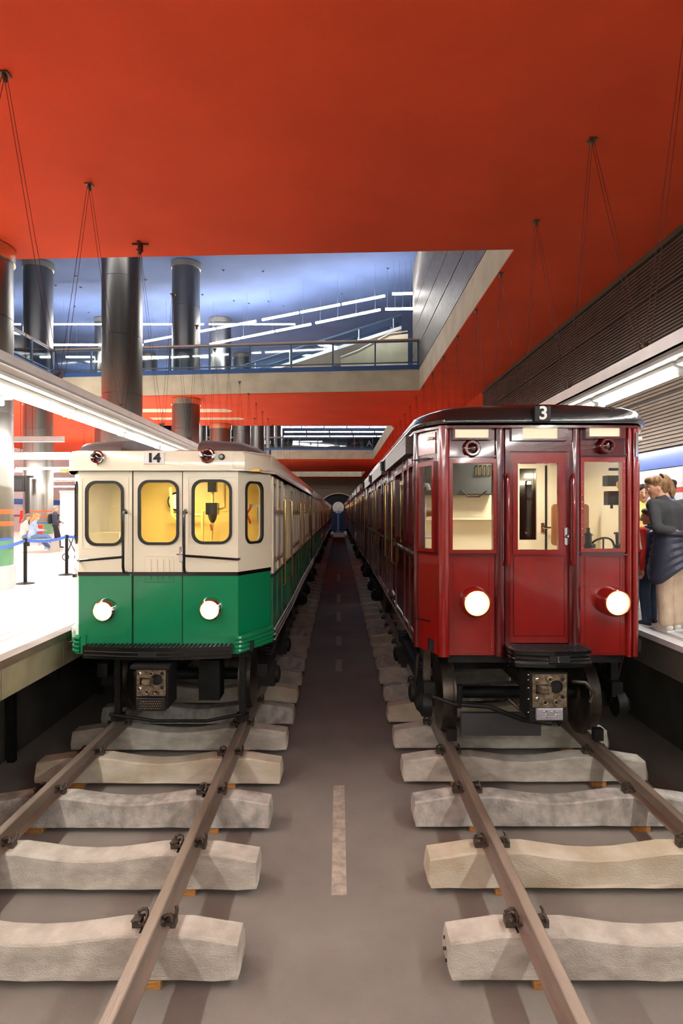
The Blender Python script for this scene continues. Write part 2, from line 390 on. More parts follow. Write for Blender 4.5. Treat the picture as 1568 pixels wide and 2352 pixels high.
# ------------------------------------------------------------------ columns
def column(x, y, label, rings=True, group='steel clad columns'):
    t = thing('column', label, 'column', (x, y, PZ), group); R = .575; H = HB-PZ
    MB().lathe((0, 0, 0), (0, 0, 1), [(0, R+.03), (.40, R+.03), (.42, R)], 40).build('plinth', M_grpan, t, True)
    prev = .42
    for zz, m in ((.86, M_grpaint), (.91, M_bluepan), (1.12, M_steel), (1.20, M_orstripe), (1.33, M_steel), (1.41, M_orstripe)):
        MB().lathe((0, 0, 0), (0, 0, 1), [(prev, R), (zz, R)], 40).build('cladding_band', m, t, True); prev = zz
    zs = [1.41, 3.1, 4.8, 6.5, 8.2, 9.9, H]
    for i in range(6):
        for h in range(2):
            a0 = h*PI+.35; n = 20; L0 = []
            for zz in (zs[i]+.004, zs[i+1]-.004):
                L0.append([(r_*math.cos(a), r_*math.sin(a), zz) for r_, seq in ((R, range(n+1)), (R-.02, range(n, -1, -1))) for a in [a0+.008+(PI-.016)*k/n for k in seq]])
            MB().loft(L0).build('cladding_sheet', M_steel, t, True)
    MB().lathe((0, 0, 0), (0, 0, 1), [(H-.26, R-.01), (H-.26, R+.035), (H-.03, R+.035)], 40).build('collar', M_ring, t, True)
    if rings: MB().lathe((0, 0, 0), (0, 0, 1), [(HC-PZ-.26, R-.01), (HC-PZ-.26, R+.035), (HC-PZ-.02, R+.035)], 40).build('collar', M_ring, t, True)
    return t
ords = [('front', 10.8), ('big', 18.05), ('c', 25.6), ('e', 33.05), ('f', 40.5), ('g', 48.), ('h', 55.8), ('i', 63.2)]
lbN = ['steel column cut by the left picture edge, with stripes low down', 'tall brushed steel column rising through the opening beside the balcony',
       'steel column right behind the balcony, over the cream train', 'fourth steel column along the left platform row', 'fifth steel column of the row behind the cream train',
       'sixth steel column of the row beside the left platform', 'seventh steel column of the row beside the left platform', 'last steel column of the row beside the left platform']
lbL = ['', '', 'steel column with gold collar in the outer left row, left of the tall one', 'outer row steel column half hidden behind the tall column', 'third visible column of the outer left row', 'far column of the outer left row', 'last column of the outer left row']
for (n_, y), lb in zip(ords, lbN): column(-6.4, y, lb, rings=(n_ != 'big' and y != 40.5 and y != 48.))
for i, y in enumerate((10.8, 18.05, 25.6, 33.05, 40.5, 48., 55.8)):
    if i >= 2: column(-12.6, y, lbL[i])

# ------------------------------------------------------------------ hanging light lines
def light_line(side, xb, zb, xt, zt, hx, hy0, pitch, n, y0, y1, who):
    t = thing('hanging_beam', 'long aluminium beam hung on wires above the %s platform edge' % who, 'beam', (xb, y0, zb))
    o = (xb, y0, zb)
    MB().box(xb-.03, xb+.03, y0, y1, zb-.09, zb+.04).build('beam', M_alu, t, off=o)
    MB().box(min(xb, xt)-.02, max(xb, xt)+.1, y0, y1, zt+.10, zt+.13).build('tray', M_alud, t, off=o)
    MB().box(xb+side*.12-.02, xb+side*.12+.02, y0, y1, zt+.06, zt+.19).build('tray_edge', M_alu, t, off=o)
    for k in range(n):
        y = hy0+k*pitch
        if y < y0: continue
        MB().box(hx-.05, hx+.05, y-.05, y+.05, HC-.02, HC).ell((hx, y, HC-.05), (.025, .05, .05)).build('ceiling_hook', M_hook, t, off=o)
        for s_ in (-1, 1):
            for dx in (-.016, .016):
                yc = y+s_*pitch/2
                MB().tube([(hx+dx, y+s_*.03, HC-.05), (xb+dx*2, yc-s_*.08, zb+.08)], .0034, 4).build('wire', M_wire, t, off=o)
        yc = y+pitch/2
        MB().tube([(xb+.04*math.cos(a), yc+.055*math.sin(a), zb+.09+.03*math.cos(2*a)) for a in [2*PI*i/10 for i in range(10)]], .009, 5, True).tube([(xb, yc, zb+.14), (xb, yc, zb+.03)], .014, 6).build('clamp', M_hook, t, off=o)
    yy = y0; i = 0
    while yy < y1-2.2:
        yc = yy+pitch/2
        nv = int((yy+6.6)/pitch)
        lb = ('lit fluorescent fixture under the beam above the %s platform edge' % who) if not 4 <= nv < 12 else '%s lit tube in view along the beam above the %s platform' % (('first', 'second', 'third', 'fourth', 'fifth', 'sixth', 'seventh', 'eighth')[nv-4], who)
        tf = thing('tube_light', lb, 'light', (xt, yy, zt), 'tube lights over the %s platform edge' % who)
        MB().loft([[(-.11, .02, .10), (.11, .02, .10), (.11, .02, .06), (.05, .02, .035), (-.05, .02, .035), (-.11, .02, .06)],
                   [(-.11, pitch-.05, .10), (.11, pitch-.05, .10), (.11, pitch-.05, .06), (.05, pitch-.05, .035), (-.05, pitch-.05, .035), (-.11, pitch-.05, .06)]]).build('housing', M_white, tf)
        MB().cyl((0, .08, .0), (0, pitch-.12, .0), .032, n=8).build('tube', E_tube, tf, True)
        MB().box(-.04, .04, .03, .08, -.035, .05).build('socket', M_white, tf); MB().box(-.04, .04, pitch-.12, pitch-.07, -.035, .05).build('socket', M_white, tf)
        yy += pitch; i += 1
    for k in range(int((y1-y0)/pitch)):
        y = y0+k*pitch+.6
        MB().tube([(xb+side*.06, y, zb-.09), (xb+side*.06, y, zt+.12)], .008, 5).build('rod', M_alud, t, off=o)
light_line(-1, -3.50, CZ+1.62, -3.95, CZ+1.40, -3.58, 2.10, 2.22, 20, -6.6, 62, 'left')
light_line(1, 3.31, CZ+1.71, 3.75, CZ+1.52, 3.20, 1.19, 2.17, 19, -6.4, 62, 'right')
# smoke detector bracket on the ceiling
t = thing('ceiling_bracket', 'small dark red bracket bolted to the orange ceiling at the opening', 'bracket', (X(322, 10.7), 10.7, HC))
MB().box(-.14, .14, -.02, .02, -.03, 0).box(-.02, .02, -.12, .10, -.03, 0).build('crossbar', M_wire, t)
MB().lathe((0, 0, 0), (0, 0, -1), [(.03, .04), (.12, .05), (.2, .015)], 10).build('body', M_wire, t, True)
# fixtures of the deeper left platform
def strip(name, label, p0, p1, e, group, n=1, hous=True, r=.04):
    t = thing(name, label, 'light', p0, group); a = Vector(p0); b = Vector(p1)
    for k in range(n):
        q0 = a+(b-a)*((k+.03)/n)-a; q1 = a+(b-a)*((k+.97)/n)-a
        MB().cyl(q0, q1, r, n=8).build('tube', e, t, True)
    d = (b-a)
    if e is E_hall or 'left hall' in label: hous = False
    top = (HB if e is E_hall else HC)-p0[2]
    for q_ in (.08, .36, .64, .92): MB().tube([d*q_+Vector((0, 0, r)), Vector(((d*q_).x, (d*q_).y, top-.02))], .005, 4).build('rod', M_hr if e is E_hall else M_wire, t)
    if hous:
        u = d.normalized(); sd = Vector((-u.y, u.x, 0))*.10; up = Vector((0, 0, r+.01)); up2 = Vector((0, 0, r+.08))
        MB().loft([[-sd+up, sd+up, sd+up2, -sd+up2], [d-sd+up, d+sd+up, d+sd+up2, d-sd+up2]]).build('housing', M_alu, t)
    return t
strip('tube_light', 'crosswise tube light joining the left beam at the picture edge', (-4.2, 7.75, CZ+1.38), (-13.0, 7.75, CZ+1.40), E_tube, None, 4)
for i, (y, l) in enumerate(((16.5, 'nearest'), (22, 'second'), (29, 'third'), (38, 'fourth'), (50, 'farthest'))):
    strip('tube_light', '%s crosswise row of tubes over the left hall platform' % l, (-7.2, y, CZ+1.55), (-21, y+.6, CZ+1.55), E_tube, 'crosswise tube rows over the left platform', 6)
    t = thing('hanging_beam', '%s crosswise aluminium beam over the left hall platform' % l, 'beam', (-7.2, y-.5, CZ+1.9), 'crosswise beams over the left platform')
    MB().box(-14, 0, -.04, .04, -.08, .06).build('beam', M_alu, t)
    for x in (-12, -8, -4, -1): MB().tube([(x, 0, .05), (x, 0, HC-CZ-1.9)], .008, 5).build('rod', M_wire, t)
for i, y in enumerate((-3.2, -6.4)):  # unseen tube rows added to light the train fronts
    strip('tube_light', 'added crosswise row of fill tubes over the pit behind the camera, %s' % ('nearer', 'farther')[i], (-3.3, y, CZ+1.5), (3.1, y, CZ+1.5), E_fill, None, 4)
    o = MB().box(0, 6.4, -.22, .22, .09, .11).build('reflector', M_white, C.objects[-1] if False else [q for q in bpy.data.objects if q.get('label', '').endswith(('nearer', 'farther')[i])][0])  # board added over the fill tubes to keep their light off the ceiling
# upper hall tubes
def H9(px, py, h): d = h*F/(VY-py); return (X(px, d), d, CZ+h)
for i, (a, b, l) in enumerate((((330, 785, 9), (590, 737, 9), 'upper slanting row of tubes, left half'), ((600, 735, 9), (886, 679, 9), 'upper slanting row of tubes, right half'), ((900, 675, 9), (947, 674, 9), 'short bright tube at the panel wall, upper one'),
              ((480, 791, 8.7), (716, 744, 8.7), 'lower slanting row of tubes, left half'), ((724, 742, 8.7), (874, 711, 8.7), 'lower slanting row of tubes, right half'), ((884, 710, 8.7), (947, 709, 8.7), 'short bright tube at the panel wall, lower one'))):
    strip('hall_light', l, H9(*a), H9(*b), E_hall, None, 3, True, .055)
for i, (px0, px1, py) in enumerate(((60, 330, 792), (150, 480, 820))):
    strip('hall_light', 'level %s row of tubes behind the tall column in the upper hall' % ('higher', 'lower')[i], H9(px0, py, 8.55), H9(px1, py, 8.55), E_hall, None, 5, True, .055)
for i, (px0, px1, py) in enumerate(((640, 900, 981), (652, 912, 992), (650, 918, 1002))):
    strip('hall_light', '%s row of tubes in the far second opening' % ('top', 'middle', 'bottom')[i], H9(px0, py, 9), H9(px1, py, 9), E_hall, None, 5, True, .07)
for i, y in enumerate((14, 30, 44)):
    strip('hall_light', 'row of tubes high over the upper hall floor, hidden by the slab', (-20, y, HB-1.2), (-2, y, HB-1.2), E_hall, 'hidden upper hall tubes', 4)
# small dark spots hanging on the blue ceiling
sp = None
for i in range(22):
    x = random.uniform(-14, 2.5); y = random.uniform(25.5, 38)
    if sp is None:
        sp = thing('ceiling_anchor', 'tiny dark anchor plate on the blue upper ceiling', 'anchor', (x, y, HB), 'anchors on the blue ceiling')
        MB().box(-.05, .05, -.03, .03, -.03, 0).lathe((0, 0, 0), (0, 0, -1), [(.03, .02), (.06, .02)], 8).build('plate', M_railb, sp)
    else: copy_tree(sp, (x, y, HB))
sp = None
for i in range(16):
    x = random.uniform(-16, -4); y = random.uniform(28, 52)
    if sp is None:
        sp = thing('ceiling_anchor', 'tiny dark hanger plate on the orange ceiling above the left platform', 'anchor', (x, y, HC), 'hangers on the orange ceiling')
        MB().box(-.08, .08, -.05, .05, -.03, 0).tube([(0, 0, 0), (0, 0, -.3)], .01, 5).build('plate', M_wire, sp)
    else: copy_tree(sp, (x, y, HC))
# escalator and parapet in the upper hall
es = thing('escalator', 'slanting escalator with pale sides behind the balcony railing', 'escalator', (-6.2, 30, HU))
def sl_(x0, z0, x1, z1, dz0, dz1, y0, y1):
    return [[(x0, y0, z0+dz0), (x0, y1, z0+dz0), (x0, y1, z0+dz1), (x0, y0, z0+dz1)], [(x1, y0, z1+dz0), (x1, y1, z1+dz0), (x1, y1, z1+dz1), (x1, y0, z1+dz1)]]
E0 = (0, .55); E1 = (9.3, 3.55)
MB().loft(sl_(*E0, *E1, -.9, -.15, 0, 1.4)).build('truss', M_end, es)
for y in (0, 1.35):
    MB().loft(sl_(*E0, *E1, -.16, .0, y-.02, y+.07)).build('skirt', M_white, es)
    MB().loft(sl_(*E0, *E1, .0, .5, y+.02, y+.035)).build('balustrade', G_rail, es)
    MB().tube([(-.6, y+.02, E0[1]+.3), (-.5, y+.02, E0[1]+.48), (0, y+.02, E0[1]+.55), (9.3, y+.02, E1[1]+.55)], .05).build('handrail', M_railb, es, True)
    for k in range(6):
        x = .4+k*1.7; z = E0[1]+x*(E1[1]-E0[1])/9.3
        MB().box(x-.02, x+.02, y, y+.05, z, z+.5).build('post', M_white, es)
pp = thing('parapet', 'pale stone parapet wall at the top of the escalator by the panel wall', 'wall', (.9, 27.2, HU))
MB().loft([[(-.8, 0, 0), (2.2, 0, 0), (2.2, 0, 2.35), (1.4, 0, 2.25), (0, 0, 1.5), (-.8, 0, 1.2)], [(-.8, .3, 0), (2.2, .3, 0), (2.2, .3, 2.35), (1.4, .3, 2.25), (0, .3, 1.5), (-.8, .3, 1.2)]]).build('stone', M_conc, pp)
MB().tube([(-.8, .15, 1.35), (0, .15, 1.65), (1.4, .15, 2.4), (2.2, .15, 2.5)], .03).build('rail', M_alu, pp)
# far sign board behind the second railing
sg = thing('sign_board', 'black sign with a white letter A behind the far railing', 'sign', (X(850, 62), 62, HU))
MB().box(-.7, 1.1, 0, .1, 0, 1.9).build('board', M_ink, sg)
text_part('A', .8, M_white, sg, (-.1, -.01, 1.3), (PI/2, 0, 0))
sg = thing('sign_board', 'dark sign with a red diamond emblem behind the far railing', 'sign', (X(813, 62), 62, HU))
MB().box(-.7, .6, 0, .1, 0, 1.9).build('board', mat('maroon_board', (60, 30, 28), .6), sg)
MB().loft([[(-.28, -.02, 1.35), (0, -.02, 1.55), (.28, -.02, 1.35), (0, -.02, 1.15)], [(-.28, .01, 1.35), (0, .01, 1.55), (.28, .01, 1.35), (0, .01, 1.15)]]).build('emblem', M_redstripe, sg)
pn = thing('lit_poster', 'blue and white lit poster behind the far railing at right', 'panel', (X(897, 62), 62, HU))
MB().box(-.6, .6, 0, .1, 0, 1.6).build('frame', M_white, pn); MB().box(-.5, .5, -.02, 0, .6, 1.2).build('screen', M_bluepan, pn)
# ------------------------------------------------------------------ tracks
RT = .45; ST = .30
def rail(x, y0, y1, label):
    p = [(-.07, 0), (.07, 0), (.07, .012), (.014, .03), (.012, .105), (.034, .118), (.036, .145), (.028, .15), (-.028, .15), (-.036, .145), (-.034, .118), (-.012, .105), (-.014, .03), (-.07, .012)]
    o = MB().loft([[(a, y-y0, b) for a, b in p] for y in (y0, y1)]).build('rail', M_rail); o.location = (x, y0, ST); tag(o, label, 'rail')
LR = (-2.703, -1.160); RR = (1.2255, 2.861)
rail(LR[0], .5, 84, 'outer rusty rail of the left track, beside the left platform'); rail(LR[1], .5, 84, 'inner rusty rail of the left track, beside the centre walkway')
rail(RR[0], .5, 84, 'inner rusty rail of the right track, beside the centre walkway'); rail(RR[1], .5, 84, 'outer rusty rail of the right track, beside the right platform')
def sleeper_mesh(seed):
    rnd = random.Random(seed); mb = MB(); L = []
    st = [(-1.345, .150, .08), (-1.33, .205, 0), (-1.18, .228, 0), (-1.0, .255, 0), (-.56, .255, 0), (-.42, .235, 0), (-.2, .205, 0), (0, .195, 0), (.2, .205, 0), (.42, .235, 0), (.56, .255, 0), (1.0, .255, 0), (1.18, .228, 0), (1.33, .205, 0), (1.345, .150, .08)]
    for x, h, e in st:
        j = lambda a=.006: rnd.uniform(-a, a)
        wb = .15-e*.3; wt = .11-e*.25
        L.append([(x+j(), -wb+j(), .0+e*.4+abs(j(.008))), (x+j(), -wb+.006+j(.003), .03+e*.4), (x+j(.003), -wt+j(.004), h-.012), (x, -wt+.014, h+j(.002)), (x, wt-.014, h+j(.002)), (x, wt, h-.012), (x+j(), wb, e*.4)])
    return mb.loft(L)
def clip_mb():
    mb = MB(); pts = []
    for k in range(15):
        a = k/14*2.3*PI; pts.append((.035*math.cos(a)+.012*k/14, -.055+.11*k/14+.018*math.sin(2*a), .05+.034*math.sin(a)))
    mb.tube(pts, .011, 6); mb.tube([(-.05, -.04, .02), (0, -.05, .035), (.03, 0, .03), (0, .05, .035), (-.05, .04, .02)], .011, 6)
    mb.box(.0, .055, -.035, .035, -.02, .05)
    return mb
protos = []
for v, m, gh in [(v_, m_, g_) for g_ in (.7715, .8178) for v_, m_ in enumerate((M_sleep, M_sleep2, M_sleep3))]:
    t = thing('railway_sleeper', 'x', 'sleeper', (0, -20, 0), 'concrete railway sleepers')
    sleeper_mesh(v).build('block', m, t)
    for c in (-gh, gh):
        for s_ in (-1, 1):
            o = clip_mb().build('rail_clip', M_clip, t, True); o.location = (c+s_*.085, 0, .255); o.rotation_euler = (0, 0, 0 if s_ > 0 else PI)
        MB().box(c-.08, c+.08, -.08, .08, .252, .2565).build('rail_pad', M_rub, t)
    protos.append(t)
far = thing('railway_sleeper', 'x', 'sleeper', (0, -20, 0), 'concrete railway sleepers'); sleeper_mesh(9).build('block', M_sleep, far)
NTH = ['nearest', 'second nearest', 'third nearest', 'fourth nearest', 'fifth nearest', 'sixth nearest', 'seventh nearest', 'eighth nearest']
wd = thing('wooden_wedge', 'x', 'wedge', (0, -20, 0)); MB().loft([[(-.075, -.03, 0), (.075, -.03, 0), (.075, -.03, .045), (-.075, -.03, .040)], [(-.075, .16, 0), (.075, .16, 0), (.075, .16, .045), (-.075, .16, .045)]]).build('block', M_wood, wd)
for side, xc, y1, pit in (('left', -1.9315, 3.98, .925), ('right', 2.043, 3.98, .94)):
    for k in range(84):
        y = y1+k*pit
        if y > 83.5: break
        po = 0 if side == 'left' else 3
        if k < 8: lb = '%s full concrete sleeper of the %s track' % (NTH[k], side); p = protos[(0, 0, 2, 1, 0, 2, 1, 0)[k] if side == 'left' else po+(0, 1, 2, 0, 0, 1, 2, 0)[k]]
        elif k < 14: lb = '%s concrete sleeper from the camera on the %s track, in the dark under the train' % (('ninth', 'tenth', 'eleventh', 'twelfth', 'thirteenth', 'fourteenth')[k-8], side); p = protos[po+k % 3]
        else: lb = 'concrete sleeper far back along the %s track under the carriages' % side; p = far
        c = copy_tree(p, (xc, y, .045), lb, 'sleepers of the %s track' % side); c.rotation_euler.z = random.uniform(-.006, .006)
        if side == 'left': c.location.x += -.04+random.uniform(-.012, .012)
        else: c.location.x += random.uniform(-.012, .012)
        for q, cx in (('outer', -.9), ('inner', .74)) if side == 'left' else (('inner', -.74), ('outer', .8)):
            if k < 8: copy_tree(wd, (xc+cx, y-.13, 0), 'wooden wedge under the %s end of the %s %s track sleeper' % (q, NTH[k], side), 'wooden wedges under the sleepers')
            elif k < 12: copy_tree(wd, (xc+cx, y-.13, 0), 'wooden wedge in the dark under the %s train sleepers' % side, 'wooden wedges under the sleepers')
for p in protos+[far, wd]:
    for ch in list(p.children): bpy.data.objects.remove(ch)
    bpy.data.objects.remove(p)
# cast holes in the end of the nearest right sleeper
n0 = [o for o in bpy.data.objects if o.get('label') == 'nearest full concrete sleeper of the right track'][0]
for dy, dz in ((-.04, .05), (.04, .07), (-.03, .12), (.03, .15)):
    MB().cyl((-1.351, dy, dz), (-1.335, dy, dz), .011, n=10).build('end_hole', M_rub, n0)

# ------------------------------------------------------------------ trains
def side_wall(t, hw, y0, y1, sgn, zb, zs, zc, mlow, mup, bays, gl, brass, winz, lite=None):
    """one long side: bays = [(kind, y, width)] with kind w / d, local coordinates"""
    X0 = sgn*hw; thk = -sgn*.05
    fn = lambda u, v, w_: (X0+w_, u, v)
    doors = [(a, a+b) for k, a, b in bays if k == 'd']
    segs = []; cur = y0
    for a, b in doors: segs.append((cur, a)); cur = b
    segs.append((cur, y1))
    for a, b in segs:
        if b-a < .02: continue
        MB().plate(rect(a, b, zb, zs), [], thk, fn).build('side_panel', mlow, t)
        hs = []
        for k, u, wd_ in bays:
            if k == 'w' and u >= a and u+wd_ <= b:
                hs.append(rr(u, u+wd_, winz[0], winz[1], .05, 3))
                if lite: hs.append(rr(u+.03, u+wd_-.03, lite[0], lite[1], .05, 3))
        MB().plate(rect(a, b, zs, zc), hs, thk, fn).build('side_panel', mup, t)
    for k, u, wd_ in bays:
        if k == 'w':
            f_ = MB().plate(rr(u-.03, u+wd_+.03, winz[0]-.03, winz[1]+.03, .06, 3), [rr(u, u+wd_, winz[0], winz[1], .05, 3)], .02*sgn, fn).build('side_window', brass if brass else mup, t)
            MB().plate(rr(u, u+wd_, winz[0], winz[1], .05, 3), [], .006, lambda a_, b_, c_: (X0-sgn*.02+c_, a_, b_)).build('pane', gl, f_)
            if lite: 
                MB().plate(rr(u+.03, u+wd_-.03, lite[0], lite[1], .05, 3), [], .006, lambda a_, b_, c_: (X0-sgn*.02+c_, a_, b_)).build('pane', gl, f_)
        if k == 'd':
            X1 = X0-sgn*.04
            for j in range(2):
                a = u+j*wd_/2+.01; b = a+wd_/2-.02
                fd = lambda p, q, w_: (X1+w_, p, q)
                hh = [rr(a+.1, b-.1, winz[0]+.03, winz[1], .05, 3)]
                d = MB().plate(rect(a, b, zs, zc), hh, thk*.6, fd).plate(rect(a, b, zb+.02, zs), [], thk*.6, fd).build('side_door', mup if mup is mlow else mup, t)
                if mup is not mlow: MB().plate(rect(a, b, zb+.02, zs), [], .004*sgn, fd).build('lower_panel', mlow, d)
                MB().plate(rr(a+.1, b-.1, winz[0]+.03, winz[1], .05, 3), [], .006, lambda a_, b_, c_: (X1-sgn*.015+c_, a_, b_)).build('pane', gl, d)
            for yy in (u-.07, u+wd_+.07):
                MB().tube([(X0, yy, zs-.3), (X0+sgn*.045, yy, zs-.26), (X0+sgn*.045, yy, zc-.28), (X0, yy, zc-.24)], .009, 6).build('grab_rail', M_brass, t, True)
    # vertical ribs
    for k, u, wd_ in bays:
        for yy in (u-.055, u+wd_+.055):
            if k == 'w' : MB().box(min(X0, X0+sgn*.018), max(X0, X0+sgn*.018), yy-.018, yy+.018, zs+.02, zc-.02).build('rib', mup, t); MB().box(min(X0, X0+sgn*.012), max(X0, X0+sgn*.012), yy-.014, yy+.014, zb+.02, zs-.02).build('rib', mlow, t)
    MB().box(min(X0, X0+sgn*.03), max(X0, X0+sgn*.03), y0, y1, zs-.02, zs+.02).build('waist_rail', M_black if mlow is not mup else mup, t)

def running_gear(t, ys, gx, zt, yw0):
    for y in ys:
        for g in gx:
            MB().lathe((g, y, zt+.42), (1 if g < 0 else -1, 0, 0), [(-.065, .10), (-.06, .36), (-.06, .42), (.055, .425), (.06, .46), (.085, .46), (.085, .40), (.05, .35), (.06, .12), (.09, .10)], 32).build('wheel', M_wheel, t, True)
        MB().cyl((gx[0], y, zt+.42), (gx[1], y, zt+.42), .07, n=14).build('axle', M_under, t, True)
        for g in gx:
            s_ = 1 if g > 0 else -1
            MB().box(g+s_*.12, g+s_*.34, y-.16, y+.16, zt+.30, zt+.56).lathe((g+s_*.34, y, zt+.42), (s_, 0, 0), [(0, .12), (.04, .11), (.06, .05)], 14).build('axle_box', M_under, t, True)
    for i in range(0, len(ys), 2):
        a, b = ys[i]-.45, ys[i+1]+.45
        for g in gx:
            s_ = 1 if g > 0 else -1
            MB().box(g+s_*.16, g+s_*.28, a, b, zt+.50, zt+.66).build('bogie_frame', M_under, t)
            for k in (0, 1):
                MB().tube([(g+s_*.22+.055*math.cos(a_), ys[i+k]+.055*math.sin(a_)-.0, zt+.66+.02*a_/PI) for a_ in [PI*j/4 for j in range(24)]], .013, 5).build('spring', M_under, t, True)
        MB().box(gx[0], gx[1], (a+b)/2-.15, (a+b)/2+.15, zt+.48, zt+.68).build('bolster', M_under, t)

def roof_grid(t, hw, y0, y1, zb, H, m, plan, power=4, nose=.4, over=0, notch=None, name='roof'):
    xs = [math.sin(-PI/2+PI*i/24) for i in range(25)]; mb = MB(); rows_ = []
    ss = [0, .04, .1, .2, .35, .55, .8, 1.0]
    for x in xs:
        yf = y0+plan(abs(x)*hw); col = []
        arch_ = (1-abs(x)**power)**.5 if abs(x) < 1 else 0
        for s_ in ss:
            y = yf+s_*nose; k = math.sqrt(max(0, 1-(1-s_)**2)); col.append((x*hw, y, zb+.002+H*arch_*k))
        for y in [y0+2.0, (y0+y1)/2, y1]: col.append((x*hw, y, zb+.002+H*arch_))
        rows_.append(col)
    nn = len(rows_[0]); V = [p for c in rows_ for p in c]; Fc = []
    for i in range(len(rows_)-1):
        for j in range(nn-1):
            if notch:
                xm = (rows_[i][j][0]+rows_[i+1][j][0])/2
                if notch[0] < xm < notch[1] and j < nn-3: continue
            Fc.append((i*nn+j, i*nn+j+1, (i+1)*nn+j+1, (i+1)*nn+j))
    mb.add(V, Fc); 
    if notch:   # side walls of the well
        for xi in range(len(rows_)-1):
            for side_ in (0, 1):
                a = rows_[xi][0][0]; b = rows_[xi+1][0][0]; xm = (a+b)/2
                prevx = (rows_[xi-1][0][0]+a)/2 if xi else -99
                if notch[0] < xm < notch[1] and not (notch[0] < prevx < notch[1]) and side_ == 0:
                    c = rows_[xi][:nn-2]; mb.add([p for p in c]+[(p[0], p[1], zb-.02) for p in c], [(k, k+1, k+1+len(c), k+len(c)) for k in range(len(c)-1)])
                nxt = (rows_[xi+2][0][0]+b)/2 if xi+2 < len(rows_) else 99
                if notch[0] < xm < notch[1] and not (notch[0] < nxt < notch[1]) and side_ == 1:
                    c = rows_[xi+1][:nn-2]; mb.add([p for p in c]+[(p[0], p[1], zb-.02) for p in c], [(k, k+1, k+1+len(c), k+len(c)) for k in range(len(c)-1)])
        # back wall
        idx = [i for i in range(len(rows_)) if notch[0]-.12 < rows_[i][0][0] < notch[1]+.12]
        c = [rows_[i][nn-3] for i in idx]; mb.add([p for p in c]+[(p[0], p[1], zb-.02) for p in c], [(k, k+1, k+1+len(c), k+len(c)) for k in range(len(c)-1)])
    return mb.build(name, m, t, True, fixn=True)

def ring_part(t, name, c, r0, r1, dep, m, n=28):      # ring facing -y, c = centre
    return MB().lathe(c, (0, -1, 0), [(0, r1), (dep*.7, r1), (dep, (r0+r1)/2), (dep*.8, r0), (0, r0)], n).build(name, m, t, True)

# ================================================================= green and cream carriage
XG = -1.9315; DG = 6.54; kG = DG/F
def gx(px): return (px-VX)*kG-XG
def gz(py): return CZ+(VY-py)*kG
HWf = .855; HW = 1.14; CH = .57
T = thing('railway_carriage', 'cream and green metro carriage number 14 at the left platform', 'train', (XG, DG, 0))
zbG = gz(1500); zsG = gz(1318); zcG = gz(1082); ztG = gz(1034)
yF = lambda u, v, w_: (u, w_, v)
wl = (gx(201), gx(280), gz(1249), gz(1109)); wm = (gx(321), gx(406), gz(1247), gz(1107)); wr_ = (gx(445), gx(528), gz(1245), gz(1106))
dx0, dx1 = gx(303), gx(420)
# front: three bays, door slightly recessed
def bay(x0, x1, wn, yoff, nm, recess):
    up = MB().plate(rect(x0, x1, zsG, zcG), [rr(*wn, .10)], .04, lambda u, v, w_: (u, w_+yoff, v)).build(nm, M_cream, T, True)
    lo = MB().plate(rect(x0, x1, zbG, zsG), [], .04, lambda u, v, w_: (u, w_+yoff, v)).build(nm+'_lower', M_green, T)
    g = MB().plate(rr(wn[0]-.022, wn[1]+.022, wn[2]-.022, wn[3]+.022, .115, 6), [rr(wn[0]+.006, wn[1]-.006, wn[2]+.006, wn[3]-.006, .095, 6)], .035, lambda u, v, w_: (u, yoff-.018+w_, v)).build('front_window', M_rub, T, True)
    MB().plate(rr(wn[0], wn[1], wn[2], wn[3], .10), [], .006, lambda u, v, w_: (u, yoff+.01+w_, v)).build('pane', G_pane, g)
    if recess:
        MB().plate(rect(wn[0]-.07, wn[1]+.07, wn[2]-.05, wn[3]+.06), [rect(wn[0]-.055, wn[1]+.055, wn[2]-.035, wn[3]+.045)], .012, lambda u, v, w_: (u, yoff-.006+w_, v)).build('recess_edge', M_cream, T)
bay(-HWf, dx0, wl, 0, 'front_panel', True); bay(dx1, HWf, wr_, 0, 'front_panel', True)
bay(dx0+.012, dx1-.012, wm, .012, 'front_door', False)
MB().box(-HWf, HWf, -.006, .01, zsG-.02, zsG+.02).build('stripe', M_black, T)
MB().box(dx0-.004, dx0+.012, .02, .05, zbG, zcG).box(dx1-.012, dx1+.004, .02, .05, zbG, zcG).build('door_gap', M_rub, T)
MB().box(dx0-.02, dx0, -.012, 0, zbG+.1, zsG).build('door_stop', M_green, T)
# seams of the lower corner hatches
for a, b in ((gx(199), gx(292)), (gx(440), gx(540))):
    MB().plate(rect(a, b, gz(1462), gz(1447)), [rect(a+.006, b-.006, gz(1462)+.006, gz(1447)-.006)], .008, lambda u, v, w_: (u, -.005+w_, v)).build('hatch_seam', M_green, T)
